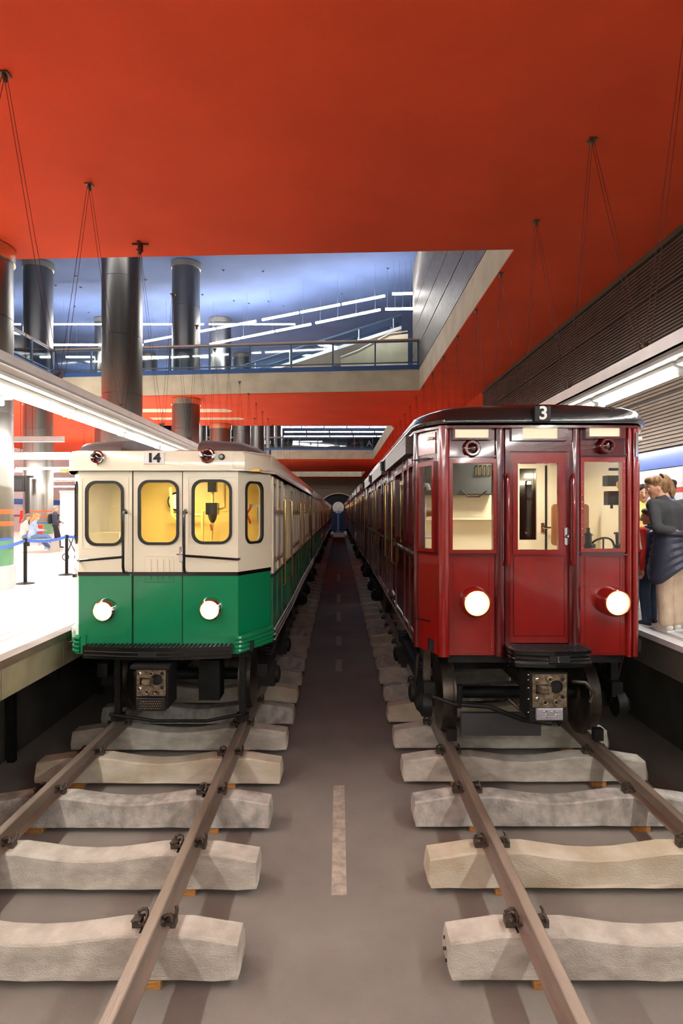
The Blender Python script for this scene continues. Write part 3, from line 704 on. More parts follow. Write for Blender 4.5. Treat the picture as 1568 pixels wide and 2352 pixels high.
# chamfers
cl = math.hypot(HW-HWf, CH)
for sg_ in (1, -1):
    def fc(u, v, w_, sg_=sg_):
        dx, dy = (HW-HWf)/cl, CH/cl
        return (sg_*(HWf+u*dx-w_*dy), u*dy+w_*dx, v)
    wc = (.17, .47, gz(1245)+.01, gz(1106)); wc = (.15, .45, 2.66, 3.31)
    MB().plate(rect(0, cl, zsG, zcG), [rr(*wc, .09)], .04, fc).build('corner_panel', M_cream, T, True)
    MB().plate(rect(0, cl, zbG, zsG), [], .04, fc).build('corner_panel_lower', M_green, T)
    g = MB().plate(rr(wc[0]-.022, wc[1]+.022, wc[2]-.022, wc[3]+.022, .10, 6), [rr(wc[0]+.004, wc[1]-.004, wc[2]+.004, wc[3]-.004, .085, 6)], .03, lambda u, v, w_: fc(u, v, w_-.015)).build('corner_window', M_rub, T, True)
    MB().plate(rr(*wc, .09), [], .006, lambda u, v, w_: fc(u, v, w_+.01)).build('pane', G_pane, g)
    MB().plate(rect(0, cl, zsG-.02, zsG+.02), [], .012, lambda u, v, w_: fc(u, v, w_-.006)).build('stripe', M_black, T)
    # fluted bumper corner
    for k in range(4):
        z = gz(1500)+.03+k*.045
        MB().tube([(sg_*(gx(540) if k < 9 else 0), -.03, z), (sg_*(HWf+.01), -.02, z), (sg_*(HWf+.04), .0, z), (sg_*(HW+.02), CH, z)], .024, 8).build('bumper_flute', M_green, T, True)
    MB().loft([[(sg_*.77, 0, zbG), (sg_*.77, -.03, zbG), (sg_*(HWf+.015), -.03, zbG), (sg_*(HW+.03), CH, zbG), (sg_*(HW-.02), CH, zbG)], [(sg_*.77, 0, zbG+.2), (sg_*.77, -.02, zbG+.2), (sg_*(HWf+.01), -.02, zbG+.2), (sg_*(HW+.02), CH, zbG+.2), (sg_*(HW-.02), CH, zbG+.2)]]).build('bumper_corner', M_green, T)
# cap band above the windows
def capring(e, z0, z1, bev):
    out = []
    for k in range(0, 5):
        a = PI/2*k/4; out.append((-(HWf+e)+.0-.05*math.sin(a)-.0, -.04+.05*(1-math.cos(a))))
    pl_ = [(-HW-e, 12), (-HW-e, CH), (-HWf-.06-e, .03), (-HWf-.02-e, -.03), (-HWf+.08, -.05-e*.3), (HWf-.08, -.05-e*.3), (HWf+.02+e, -.03), (HWf+.06+e, .03), (HW+e, CH), (HW+e, 12)]
    return pl_
c0 = capring(.05, 0, 0, 0); c1 = capring(.055, 0, 0, 0); c2 = capring(.03, 0, 0, 0); c3 = [(x*.93, max(y, .0)+.03) for x, y in capring(0, 0, 0, 0)]
YE1 = 11.3
fixy = lambda L, z: [(x, min(y, YE1), z) for x, y in L]
capl = MB().loft([fixy(c0, zcG), fixy(c1, zcG+.05), fixy(c1, ztG-.06), fixy(c2, ztG-.015), fixy(c3, ztG)], cap=True).build('cornice', M_cream, T, True)
MB().loft([fixy([(x*1.002, y-.004 if y < 5 else y) for x, y in c1], zcG+.0), fixy([(x*1.002, y-.004 if y < 5 else y) for x, y in c1], zcG+.012)]).build('cornice_lip', M_cream, T)
planG = lambda ax: .03 if ax < .85 else .03+(ax-.85)/.22*.5
roof_grid(T, 1.08, 0, YE1, ztG-.005, .155, M_roofg, planG, power=5, nose=.5, notch=(gx(262), gx(445)), name='roof')
MB().box(gx(262), gx(445), .05, 2.0, ztG-.01, ztG+.002).build('roof_well', M_cream, T)
MB().box(.25, .4, .3, .9, ztG, ztG+.03).box(.05, .4, .5, .56, ztG+.0, ztG+.05).cyl((.1, .6, ztG+.03), (.42, .6, ztG+.03), .015).build('roof_gear', M_redp, T)
for k in range(14): MB().box(1.0, 1.06, 1.1+k*.75, 1.2+k*.75, ztG+.0, ztG+.045).build('roof_bracket', M_under, T)
# number board
nb = MB().bbox(gx(335), gx(382), -.085, -.05, gz(1067), gz(1041), .004).build('number_plate', M_white, T)
text_part('14', .128, M_ink, nb, ((gx(335)+gx(382))/2, -.088, gz(1054)), (PI/2, 0, 0), .05, 'numeral').scale.x = 1.12
for px, py, r in ((231, 1053, .062), (480, 1048, .070)):
    c = (gx(px), -.05, gz(py)); rg = MB().lathe(c, (0, -1, 0), [(0, r+.018), (.05, r+.014), (.065, r), (.055, r-.014), (.02, r-.016)], 28).build('marker_lamp', M_chrome, T, True)
    MB().lathe(c, (0, -1, 0), [(0, r-.014), (.030, r-.015), (.038, .02), (.039, .001)], 24).build('lens', M_lens, rg, True)
c = (gx(512), -.05, gz(1051)); MB().lathe(c, (0, -1, 0), [(0, .036), (.03, .033), (.045, .02)], 20).build('horn', M_black, T, True)
hp_ = [(.81, -.062), (.925, -.040), (.985, .03), (1.17, .40)]
MB().tube([(x, y, gz(1076)) for x, y in hp_]+[(x, y, gz(1038)) for x, y in reversed(hp_)], .004, 5, True).build('cornice_hatch', M_white, T)
# headlamps
def headlamp(T, c, r, dep, rim, e=None):
    h = MB().lathe(c, (0, -1, 0), [(0, r+.035), (dep*.5, r+.03), (dep, r+.012), (dep+.01, r), (dep-.01, r)], 32).build('headlamp', rim, T, True)
    MB().lathe((c[0], c[1]-dep+.012, c[2]), (0, -1, 0), [(0, r*.90), (.012, r*.8), (.022, r*.5), (.026, .001)], 32).build('lamp_glass', E_head, h, True)
    MB().lathe((c[0], c[1]-dep+.010, c[2]), (0, -1, 0), [(0, r), (.004, r*.98), (.006, r*.88)], 32).build('lamp_glow_ring', E_rim, h, True)  # emissive ring standing for the warm halo at the lamp edge
headlamp(T, (gx(241), 0, gz(1402)), .098, .06, M_chrome); headlamp(T, (gx(484), 0, gz(1399)), .098, .06, M_chrome)
for px in (290, 428):
    x = gx(px)
    MB().tube([(x, 0, gz(1178)), (x, -.04, gz(1172)), (x, -.09, gz(1176)), (x, -.10, gz(1190)), (x, -.10, gz(1300)), (x, -.08, gz(1312)), (x, 0, gz(1314))], .015, 8).build('grab_rail', M_black, T, True)
MB().tube([(gx(183), .02, gz(1287)), (gx(184), -.05, gz(1287)), (gx(192), -.09, gz(1286)), (gx(288), -.10, gz(1278))], .014, 8).build('grab_rail', M_black, T, True)
MB().tube([(gx(430), -.10, gz(1275)), (gx(540), -.09, gz(1283)), (gx(548), -.05, gz(1284)), (gx(549), .02, gz(1284))], .014, 8).build('grab_rail', M_black, T, True)
v = MB().tube([(gx(332), .012, zsG+.02), (gx(332), .012, gz(1278)), (gx(398), .012, gz(1278)), (gx(398), .012, zsG+.02)], .004, 4).build('door_vent', M_cream, T)
MB().tube([(gx(332), .012, zsG-.02), (gx(332), .012, gz(1338)), (gx(398), .012, gz(1338)), (gx(398), .012, zsG-.02)], .004, 4).build('vent_edge', M_green, v)
for k in range(4):
    x = gx(345+k*14)
    MB().box(x-.012, x+.006, -.002, .012, gz(1332), gz(1318)).build('vent_slot', M_green, v); MB().box(x-.012, x+.006, -.002, .012, gz(1314), gz(1285)).build('vent_slot', M_cream, v)
lt = MB().bbox(gx(412), gx(420), -.012, .0, gz(1290), gz(1256), .004).build('door_latch', M_chrome, T)
MB().cyl((gx(415.5), -.015, gz(1272)), (gx(415.5), -.045, gz(1272)), .012).tube([(gx(415.5), -.04, gz(1272)), (gx(408), -.045, gz(1273))], .007, 6).build('handle', M_chrome, lt, True)
# black step bumper
def arcx(x0, x1, y_, bow, n=12): return [(x0+(x1-x0)*k/n, y_-bow*math.sin(PI*k/n)) for k in range(n+1)]
a0, a1 = gx(201), gx(536)
top = arcx(a0, a1, -.13, .09); mb = MB()
zt1 = gz(1482)+.02; zt0 = gz(1505)+.0
mb.loft([[(x, y, zt0) for x, y in top]+[(a1, -.02, zt0), (a0, -.02, zt0)], [(x, y, zt1) for x, y in top]+[(a1, -.02, zt1), (a0, -.02, zt1)]]).build('step_bumper', M_black, T)
bmp = T.children[-1]
for k in range(34):
    x = a0+.02+(a1-a0-.04)*k/33; bow = .09*math.sin(PI*(x-a0)/(a1-a0))
    MB().box(x-.009, x+.009, -.12-bow, -.03, zt1, zt1+.008).build('tread_rib', M_under, bmp)
for z in (zt0+.035, zt0+.075):
    MB().tube([(x, y-.006, z) for x, y in arcx(a0+.02, a1-.02, -.13, .09)], .008, 6).build('bumper_ridge', M_under, bmp, True)
MB().box(gx(333), gx(375), -.235, -.20, zt0+.03, zt0+.085).build('bumper_slot', M_rub, bmp)
# coupler
def coupler(T, cx, y, ztop, w_, hgt, shroud, pm, pins=True):
    k = MB().box(cx-w_/2-.02, cx+w_/2+.02, y+.02, y+.35, ztop-hgt-.14, ztop+.01).box(cx-.06, cx+.06, y+.35, y+.95, ztop-hgt*.6, ztop-hgt*.35).build('coupler', M_under, T)
    # hole outlines
    big = circ(cx+w_*.20, ztop-hgt*.38, w_*.20, 18)
    slot = rect(cx-w_*.40, cx-w_*.02, ztop-hgt*.58, ztop-hgt*.30)
    MB().plate(rect(cx-w_/2, cx+w_/2, ztop-hgt, ztop), [big, slot], .02, lambda u, v, q: (u, y-.01+q, v)).build('face_plate', pm, k)
    MB().loft([[(cx-w_*.34, y+.02, ztop-hgt*.55), (cx+w_*.06, y+.02, ztop-hgt*.55), (cx+w_*.06, y+.02, ztop-hgt*.32), (cx-w_*.34, y+.02, ztop-hgt*.32)], [(cx-w_*.24, y-.10, ztop-hgt*.50), (cx+w_*.0, y-.07, ztop-hgt*.50), (cx+w_*.0, y-.07, ztop-hgt*.36), (cx-w_*.24, y-.10, ztop-hgt*.36)]]).build('tongue', pm, k)
    for u, v_ in ((0, .14), (-.14, .84), (.18, .84)):
        ring_part(k, 'air_port', (cx+u*w_, y-.01, ztop-hgt*v_), .014, .030, .022, pm, 14)
        MB().cyl((cx+u*w_, y-.012, ztop-hgt*v_), (cx+u*w_, y-.016, ztop-hgt*v_), .014, n=12).build('port_bore', M_rub, k)
    for u, v_ in ((.38, .14), (.38, .68)): MB().cyl((cx+u*w_, y-.010, ztop-hgt*v_), (cx+u*w_, y-.013, ztop-hgt*v_), .019, n=12).build('port_bore', M_rub, k)
    for u, v_ in ((-.38, .14), (-.38, .72)): MB().lathe((cx+u*w_, y-.01, ztop-hgt*v_), (0, -1, 0), [(0, .02), (.01, .018), (.016, .008)], 12).build('bolt', M_chrome, k, True)
    return k
zc_ = gz(1535)
k = coupler(T, X(349, 6.30)-XG, -.26, CZ+(VY-1538)/F*6.28, .295, .27, True, M_coup)
cx = X(349, 6.30)-XG; zt_ = CZ+(VY-1538)/F*6.28
MB().box(cx-.20, cx+.20, -.32, .1, zt_+.02, zt_+.05).build('shroud', M_under, k)
pb = MB().bbox(cx-.15, cx+.15, -.29, -.20, zt_-.42, zt_-.285, .006).build('contact_box', M_rub, k)
mb = MB()
for r in range(4):
    for q in range(10): mb.lathe((cx-.105+q*.0225+(r % 2)*.011, -.29, zt_-.39+r*.024), (0, -1, 0), [(0, .0075), (.005, .006), (.008, .002)], 6)
mb.build('contact_pin', M_ring, k, True)
# guard irons, beams and gear under the floor
MB().box(-1.0, 1.0, .1, 11.2, zbG+.0, zbG+.10).box(-.9, .9, .5, .6, zbG-.16, zbG).build('underframe', M_under, T)
for px in (272, 557):
    x = X(px, 7.3)-XG
    MB().box(x-.035, x+.035, .72, .80, .52, zbG).box(x-.07, x+.07, .70, .82, .50, .58).build('guard_iron', M_under, T)
MB().tube([(-.75, .6, .62), (-.2, .55, .56), (.4, .55, .56), (.8, .6, .62)], .02).build('brake_rod', M_under, T, True)
MB().box(.25, .5, .8, 1.1, .72, 1.2).build('cable_box', M_under, T)
running_gear(T, (1.45, 3.2, 8.2, 9.95), (LR[0]-XG, LR[1]-XG), RT, 0)
# sides
bays = []; y = CH+.16
for blk in range(3):
    bays += [('w', y+.06, .5), ('w', y+.70, .5)]; bays.append(('d', y+1.35, 1.1)); 
    if blk < 2: bays.append(('w', y+2.66, .68))
    y += 3.5
for sg_ in (1, -1): side_wall(T, HW, CH, YE1, sg_, zbG+.02, zsG-.08, zcG, M_green, M_cream, bays, G_side, M_alu, (2.40, 2.98), (3.05, 3.34))
for z in (zbG+.03, zbG+.09, zbG+.15):
    MB().tube([(HW+.05, CH, z), (HW+.06, 3, z-.01), (HW+.05, 6, z), (HW+.06, YE1, z)], .014, 6).build('foot_rail', M_alud, T, True)
MB().box(-HW, HW, YE1-.05, YE1, zbG, zcG).box(-HW+.05, HW-.05, CH, YE1, zbG+.1, zbG+.14).build('floor_and_end', M_green, T)
# cab interior
def gxd(px, dy): return (px-VX)*(DG+dy)/F-XG
def gzd(py, dy): return CZ+(VY-py)*(DG+dy)/F
MB().box(HW-.09, HW-.06, CH+.05, 1.45, 2.0, zcG).build('cab_lining', M_yel, T); MB().box(-HW+.06, -HW+.09, CH+.05, 1.45, 2.0, zcG).build('cab_lining', M_grpan, T)
for yy in (3, 5.5, 8): MB().box(-.5, .5, yy, yy+.15, zcG-.02, zcG-.005).build('added_saloon_lamp', emit('added_saloon_lamp', (1, .82, .52), 8), T)  # lamps added inside so the side windows glow gold
MB().box(-HW+.06, HW-.06, 1.45, 1.50, zbG+.14, zcG).build('cab_partition', M_yel, T)
MB().box(-HW+.06, HW-.06, .05, 1.45, zcG+.0, zcG+.03).box(-HWf+.05, HWf-.05, .06, 1.45, 2.0, 2.05).build('cab_lining', M_yel, T)
MB().box(-.15, .15, .6, .9, zcG-.03, zcG-.005).build('cab_lamp', E_cab, T)
MB().box(-1.0, -.5, .35, 1.0, 2.05, 2.55).box(-.95, -.6, .5, .9, 2.55, 2.75).build('control_desk', M_cabw, T)
MB().box(-1.07, gxd(262, 1.4), 1.38, 1.44, gzd(1165, 1.4), gzd(1161, 1.4)).box(-1.05, gxd(285, 1.4), 1.40, 1.44, 2.2, 3.38).build('locker', M_cabw, T)
GX = gxd(407, 1.4); GZ = gzd(1152, 1.4)
gg = MB().lathe((GX, 1.42, GZ), (0, -1, 0), [(0, .13), (.05, .12), (.06, .10)], 24).build('pressure_gauge', M_black, T, True)
MB().cyl((GX, 1.36, GZ), (GX, 1.345, GZ), .098, n=20).build('dial', M_dial, gg)
xk = gxd(486, .9)
kk = MB().box(xk-.05, xk+.05, .9, 1.0, gzd(1130, .9), gzd(1095, .9)).box(xk-.07, xk+.07, .88, 1.02, gzd(1182, .9), gzd(1155, .9)).lathe((xk, .95, gzd(1182, .9)), (0, 0, -1), [(0, .06), (.06, .045), (.1, .02)], 12).build('brake_valve', M_black, T)
MB().tube([(xk, .95, 3.4), (xk, .95, 3.1), (xk, .95, 2.9), (xk-.02, .95, 2.55)], .016).tube([(xk+.12, 1.1, 3.4), (xk+.12, 1.1, 3.05), (xk+.02, 1.0, 3.0)], .018).tube([(xk-.18, 1.2, 3.0), (xk-.18, 1.2, 2.1)], .02).tube([(xk-.18, 1.2, 3.0), (xk+.3, 1.3, 3.0)], .012).build('pipework', M_yel, T, True)
MB().tube([(xk-.02, .93, gzd(1205, .9)), (xk, .9, gzd(1218, .9))], .012).build('pull_cord', M_redp, T, True)
MB().tube([(gx(320), 1.2, 3.3), (gx(325), 1.2, 2.95), (gx(345), 1.2, 2.85), (gx(345), 1.2, 2.1)], .02).tube([(gx(318), 1.3, 2.95), (gx(400), 1.3, 2.95)], .02).tube([(gx(215), 1.0, 3.1), (gx(218), 1.0, 2.9), (gx(228), 1.0, 2.6)], .015).build('conduit', M_yel, T, True)
ax_ = gxd(588, .9); az_ = gzd(1165, .9)
tp = MB().box(ax_-.08, ax_+.06, .88, .94, az_-.0, az_+.035).tube([(ax_+.03, .9, az_+.02), (ax_+.03, .9, az_-.12), (ax_+.07, .9, az_-.34)], .022).build('air_tap', M_chrome, T, True)
MB().tube([(ax_-.06, .88, az_), (ax_-.11, .86, az_-.08), (ax_-.06, .86, az_-.20)], .014).build('tap_lever', M_redp, tp, True)

# following carriages, plainer
def follow(label, xc, y0, L, hw, mlow, mup, zb, zs, zc, zt, rH, roofm, winz, lite, ends, letter=False):
    t = thing('railway_carriage', label, 'train', (xc, y0, 0))
    bays = []; y = .25
    while y+3.3 < L:
        bays += [('w', y+.1, .45), ('w', y+.7, .75), ('d', y+1.65, 1.1)]; y += 3.2
    for sg_ in (1, -1): side_wall(t, hw, 0, L, sg_, zb+.02, zs, zc, mlow, mup, bays, G_side, None if mlow is mup else M_alu, winz, lite)
    MB().box(-hw, hw, 0, .05, zb, zc).build('end_wall', mup, t); MB().box(-hw, hw, L-.05, L, zb, zc).build('end_wall', mup, t)
    MB().box(-hw+.05, hw-.05, 0, L, zb, zb+.12).build('underframe', M_under, t)
    MB().loft([[(-hw-.04, y_, zc), (hw+.04, y_, zc), (hw+.05, y_, zt-.05), (hw+.0, y_, zt), (-hw, y_, zt), (-hw-.05, y_, zt-.05)] for y_ in (0, L)]).build('cornice', mup, t)
    roof_grid(t, hw-.03, 0, L, zt-.005, rH, roofm, lambda a: 0, 4, .3)
    MB().tube([(hw+.05 if xc < 0 else -hw-.05, 0, zb+.03), (hw+.05 if xc < 0 else -hw-.05, L, zb+.03)], .016, 6).build('foot_rail', M_chrome, t, True)
    if xc < 0: MB().tube([(hw+.05, 0, zb+.1), (hw+.05, L, zb+.1)], .014, 6).build('foot_rail', M_chrome, t, True)
    running_gear(t, (1.4, 3.1, L-3.1, L-1.4), ((LR[0]-XG, LR[1]-XG) if xc < 0 else (RR[0]-XR, RR[1]-XR)), RT, 0)
    if letter:
        for k_ in range(3):
            MB().box(min(-hw-.16, -hw), max(-hw-.16, -hw), .5+k_*4, 3.3+k_*4, zc-.1, zt+.02).build('door_gear_box', M_redd, t)
    return t
gz_ = (zbG, zsG-.08, zcG, ztG, .14)
follow('second green and cream carriage, coupled behind number 14', XG, 18.2, 11.4, HW, M_green, M_cream, *gz_, M_roofg, (2.40, 2.98), (3.05, 3.34), 1)
M_yc = mat('straw_gloss_paint', (226, 196, 130), .25, coat=.5)
for i, lb in enumerate(('third carriage on the left track, red and straw yellow', 'fourth carriage on the left track, red and straw yellow', 'last carriage on the left track, red and straw yellow')):
    follow(lb, XG, 30.0+i*12.2, 11.8, HW, M_red, M_yc, *gz_, M_roofg, (2.40, 2.98), (3.05, 3.34), 1)

# ================================================================= red carriage
XR = 2.043; DR = 6.23; kR = DR/F
def rx(px): return (px-VX)*kR-XR
def rz(py): return CZ+(VY-py)*kR
RW = 1.046; RH = 1.19; RC = .40
Q = thing('railway_carriage', 'dark red metro carriage number 3 at the right platform', 'train', (XR, DR, 0))
zbR = rz(1506); zwR = rz(1272); zcR = rz(978)
def fr(y_): return lambda u, v_, w_: (u, y_+w_, v_)
wL = (rx(1039), rx(1132), rz(1263), rz(1064)); wD = (rx(1190), rx(1284), rz(1263), rz(1064)); wR = (rx(1340), rx(1427), rz(1260), rz(1061))
def pan(x0, x1, wn):
    p = MB().plate(rect(x0, x1, zwR, zcR), [rect(*wn)], .05, fr(.02)).build('front_panel', M_redd, Q); MB().plate(rect(x0, x1, zbR, zwR), [], .05, fr(.02)).build('front_panel', M_red, Q)
    f_ = MB().plate(rect(wn[0]-.035, wn[1]+.035, wn[2]-.035, wn[3]+.045), [rect(*wn)], .035, fr(-.012)).build('front_window', M_red, Q)
    MB().plate(rect(*wn), [], .006, fr(.012)).build('pane', G_pane, f_)
    mb = MB()
    for k_ in range(14):
        z = wn[2]+(wn[3]-wn[2])*k_/13
        for xx in (wn[0]-.018, wn[1]+.018): mb.ell((xx, -.013, z), (.004, .003, .004), 6, 4)
    mb.build('screw', M_brass, f_)['kind'] = 'stuff'
    MB().box(x0, x1, -.02, .02, zwR-.015, zwR+.0).build('waist_ledge', M_redd, Q)
    MB().box(x0, x1, -.012, .02, wn[3]+.065, wn[3]+.08).build('header_ledge', M_redd, Q)
pan(rx(1030), rx(1140), wL); pan(rx(1332), rx(1440), wR)
# raised lower panels and rivets
for x0, x1 in ((rx(1042), rx(1126)), (rx(1345), rx(1428))):
    MB().plate(rect(x0, x1, rz(1500), rz(1278)), [rect(x0+.012, x1-.012, rz(1500)+.012, rz(1278)-.012)], .008, fr(.013)).build('panel_bead', M_red, Q)
    mb = MB()
    for k_ in range(40):
        z = rz(1500)+k_*.025
        for xx in (x0-.012, x1+.014): mb.ell((xx, .018, z), (.005, .004, .005), 6, 4)
    mb.build('rivet', M_red, Q)['kind'] = 'stuff'
# door
MB().plate(rect(rx(1160), rx(1313), zbR, zcR), [rect(rx(1172), rx(1307), zbR+.1, rz(1037))], .06, fr(.0)).build('door_frame', M_redd, Q)
d = MB().plate(rect(rx(1172), rx(1307), rz(1478), rz(1037)), [rect(*wD)], .04, fr(.03)).build('front_door', M_red, Q)
MB().plate(rect(*wD), [], .006, fr(.05)).build('pane', G_pane, d)
MB().plate(rect(wD[0]-.05, wD[1]+.05, wD[2]-.045, wD[3]+.045), [rect(wD[0], wD[1], wD[2], wD[3])], .02, fr(.015)).build('glazing_frame', M_red, d)
MB().plate(rect(rx(1180), rx(1299), rz(1463), rz(1276)), [rect(rx(1182), rx(1297), rz(1461), rz(1278))], .006, fr(.026)).build('door_bead', M_redd, d)
lk = MB().plate(rr(rx(1297), rx(1307), rz(1252), rz(1212), .018, 4), [], .014, fr(.012)).build('lock_plate', M_chrome, d, True)
MB().lathe((rx(1302), .012, rz(1232)), (0, -1, 0), [(0, .02), (.03, .018), (.04, .01)], 14).build('knob', M_chrome, lk, True)
for px in (1164, 1313):
    x = rx(px); MB().tube([(x, 0, rz(1090)), (x, -.05, rz(1092)), (x, -.06, rz(1100)), (x, -.06, rz(1290)), (x, -.05, rz(1296)), (x, 0, rz(1298))], .014, 8).build('grab_rail', M_red, Q, True)
    for py in (1094, 1294): MB().box(x-.025, x+.025, -.012, 0, rz(py)-.03, rz(py)+.03).build('rail_bracket', M_redd, Q)
# pilasters
def pil(px0, px1, m, dep=.05, y0=0.0):
    a, b = rx(px0), rx(px1); c_ = (a+b)/2; h_ = (b-a)/2; L = []
    for z in (zbR-.01, zcR): L.append([(c_+h_*math.cos(t_), y0+.02-dep*math.sin(t_), z) for t_ in [PI*j/8 for j in range(9)]]+[(a, y0+.05, z), (b, y0+.05, z)])
    MB().loft(L).build('pilaster', m, Q, True)
pil(1006, 1033, M_red, .055); pil(1136, 1160, M_redd, .035); pil(1312, 1334, M_redd, .035); pil(1437, 1450, M_red, .05); pil(1452, 1466, M_red, .03)
mb = MB().box(rx(1454), rx(1460), -.05, -.03, rz(1050), rz(995)); mb.build('pull_handle', M_chrome, Q)
# destination boxes
for i, (a, b, z1, z0, a2, b2) in enumerate(((1038, 1126, 983, 1011, 1043, 1120), (1172, 1300, 979, 1013, 1197, 1278), (1341, 1432, 979, 1008, 1349, 1420))):
    f_ = MB().plate(rect(rx(a), rx(b), rz(z0), rz(z1)), [rect(rx(a2), rx(b2), rz(z0)+.02, rz(z1)-.02)], .06, fr(-.045)).build('blind_box', M_redd, Q)
    MB().box(rx(a2)-.005, rx(b2)+.005, -.02, -.01, rz(z0)+.015, rz(z1)-.015).build('blind', E_blind, f_)
for px, py, r in ((1083, 1030, .085), (1389, 1025, .082)):
    dp = .10 if px > 1200 else .07
    h = MB().lathe((rx(px), .02, rz(py)), (0, -1, 0), [(0, r+.01), (dp-.01, r), (dp, r-.01), (dp, r-.03), (dp-.03, r-.034)], 28).build('marker_lamp', M_redd, Q, True)
    MB().lathe((rx(px), -dp+.05, rz(py)), (0, -1, 0), [(0, r-.032), (.012, .02), (.014, .001)], 24).build('lens', M_lensd, h, True)
    MB().lathe((rx(px), -dp+.036, rz(py)), (0, -1, 0), [(0, .02), (.004, .018), (.006, .001)], 16).build('reflector', M_redk, h, True)
headlamp(Q, (rx(1091), .02, rz(1383)), .126, .10, M_red); headlamp(Q, (rx(1403), .02, rz(1380)), .120, .17, M_red)
# chamfered corners
cl2 = math.hypot(RH-RW+.03, RC)
for sg_ in (-1, 1):
    def fc2(u, v_, w_, sg_=sg_):
        dx, dy = (RH-RW+.03)/cl2, RC/cl2
        return (sg_*(RW-.03+u*dx-w_*dy), u*dy+w_*dx+.02, v_)
    wc = (.09, cl2-.09, rz(1262), rz(1068))
    MB().plate(rect(0, cl2, zwR, zcR), [rect(*wc)], .05, fc2).build('corner_panel', M_redd, Q); MB().plate(rect(0, cl2, zbR, zwR), [], .05, fc2).build('corner_panel', M_red, Q)
    f_ = MB().plate(rect(wc[0]-.035, wc[1]+.035, wc[2]-.035, wc[3]+.045), [rect(*wc)], .03, lambda u, v_, w_: fc2(u, v_, w_-.028)).build('corner_window', M_red, Q)
    MB().plate(rect(*wc), [], .006, lambda u, v_, w_: fc2(u, v_, w_+.0)).build('pane', G_pane, f_)
    MB().plate(rect(0, cl2, zwR-.015, zwR), [], .02, lambda u, v_, w_: fc2(u, v_, w_-.02)).build('waist_ledge', M_redd, Q)
    MB().plate(rect(.05, cl2-.05, rz(1040), rz(990)), [], .01, lambda u, v_, w_: fc2(u, v_, w_-.01)).build('header_panel', M_red, Q)
    MB().tube([fc2(cl2, zbR, -.0), fc2(cl2, zcR, 0)], .035, 10).build('corner_pillar', M_redd, Q, True)
    if sg_ < 0:
        for z in (rz(1050), rz(1432)): MB().tube([fc2(cl2-.3, z, -.02), fc2(cl2-.1, z, -.04), fc2(cl2, z, -.05)], .006, 6).build('hinge_pin', M_black, Q)
MB().box(rx(1463), rx(1470), .1, .2, rz(1440), rz(1420)).box(rx(1463), rx(1470), .1, .2, rz(1045), rz(985)).build('lamp_iron', M_red, Q)
# roof
planR = lambda ax: 0 if ax < .95 else (ax-.95)/.27*.40
outl = [(-1.22, 99), (-1.22, .42), (-1.12, .16), (-1.0, 0), (-.9, -.05), (-.6, -.065), (-.3, -.07), (0, -.072), (.3, -.07), (.6, -.065), (.9, -.05), (1.0, 0), (1.12, .16), (1.22, .42), (1.22, 99)]
YR1 = 12.8
L = []
for e, z in ((0, zcR-.01), (.025, zcR+.015), (.03, zcR+.05), (.0, zcR+.12), (-.06, zcR+.165), (-.20, zcR+.195), (-.5, zcR+.205)):
    L.append([((abs(x)+e)*(1 if x > 0 else -1), (min(y, YR1) if y > 50 else y-e*1.3), z+(.055*(1-(x/1.22)**2) if e < .02 else 0)) for x, y in outl])
MB().loft(L).build('roof', M_roofb, Q, True)
MB().loft([[((abs(x)+.01)*(1 if x > 0 else -1), (min(y, YR1) if y > 50 else y-.01), z) for x, y in outl] for z in (zcR-.03, zcR-.005)]).build('gutter', M_redd, Q)
nb = MB().bbox(rx(1217), rx(1252), -.155, -.10, rz(973), rz(938), .003).build('number_plate', M_ink, Q)
text_part('3', .185, M_white, nb, (rx(1235.5), -.158, rz(955.5)), (PI/2, 0, 0), .02, 'numeral')
# step bumper
def stepr(y_, x0, x1, r): return [(x0, .0), (x0, y_+r), (x0+r*.3, y_+r*.3), (x0+r, y_), (0.5*(x0+x1), y_-.03), (x1-r, y_), (x1-r*.3, y_+r*.3), (x1, y_+r), (x1, .0)]
s0, s1 = rx(1158), rx(1338)
def slab(x0, x1, y_, z0, z1, nm, par): return MB().loft([[(x, y, z) for x, y in stepr(y_, x0, x1, .09)] for z in (z0, z1)]).build(nm, M_black, par)
zt2 = CZ+(VY-1494)/F*5.95
sb = slab(s0, s1, -.30, zt2-.03, zt2, 'step_bumper', Q)
slab(s0+.01, s1-.01, -.27, zt2-.12, zt2-.03, 'bumper_body', sb); slab(s0-.0, s1+.0, -.32, zt2-.155, zt2-.12, 'bumper_lip', sb)
for z in (zt2-.05, zt2-.09): MB().tube([(x, y-.005, z) for x, y in stepr(-.27, s0+.01, s1-.01, .09)], .009, 6).build('bumper_ridge', M_black, sb, True)
MB().box(rx(1237), rx(1275)+.03, -.315, -.26, zt2-.115, zt2-.045).build('bumper_slot', M_rub, sb)
MB().cyl((rx(1262)-.02, -.31, zt2-.11), (rx(1262)-.02, -.31, zt2-.05), .012).build('drop_pin', M_chrome, sb)
mb = MB()
for k_ in range(30):
    for j in range(8): mb.box(s0+.05+k_*.024, s0+.062+k_*.024, -.27+j*.03, -.255+j*.03, zt2, zt2+.004)
mb.build('tread', M_under, sb)['kind'] = 'stuff'
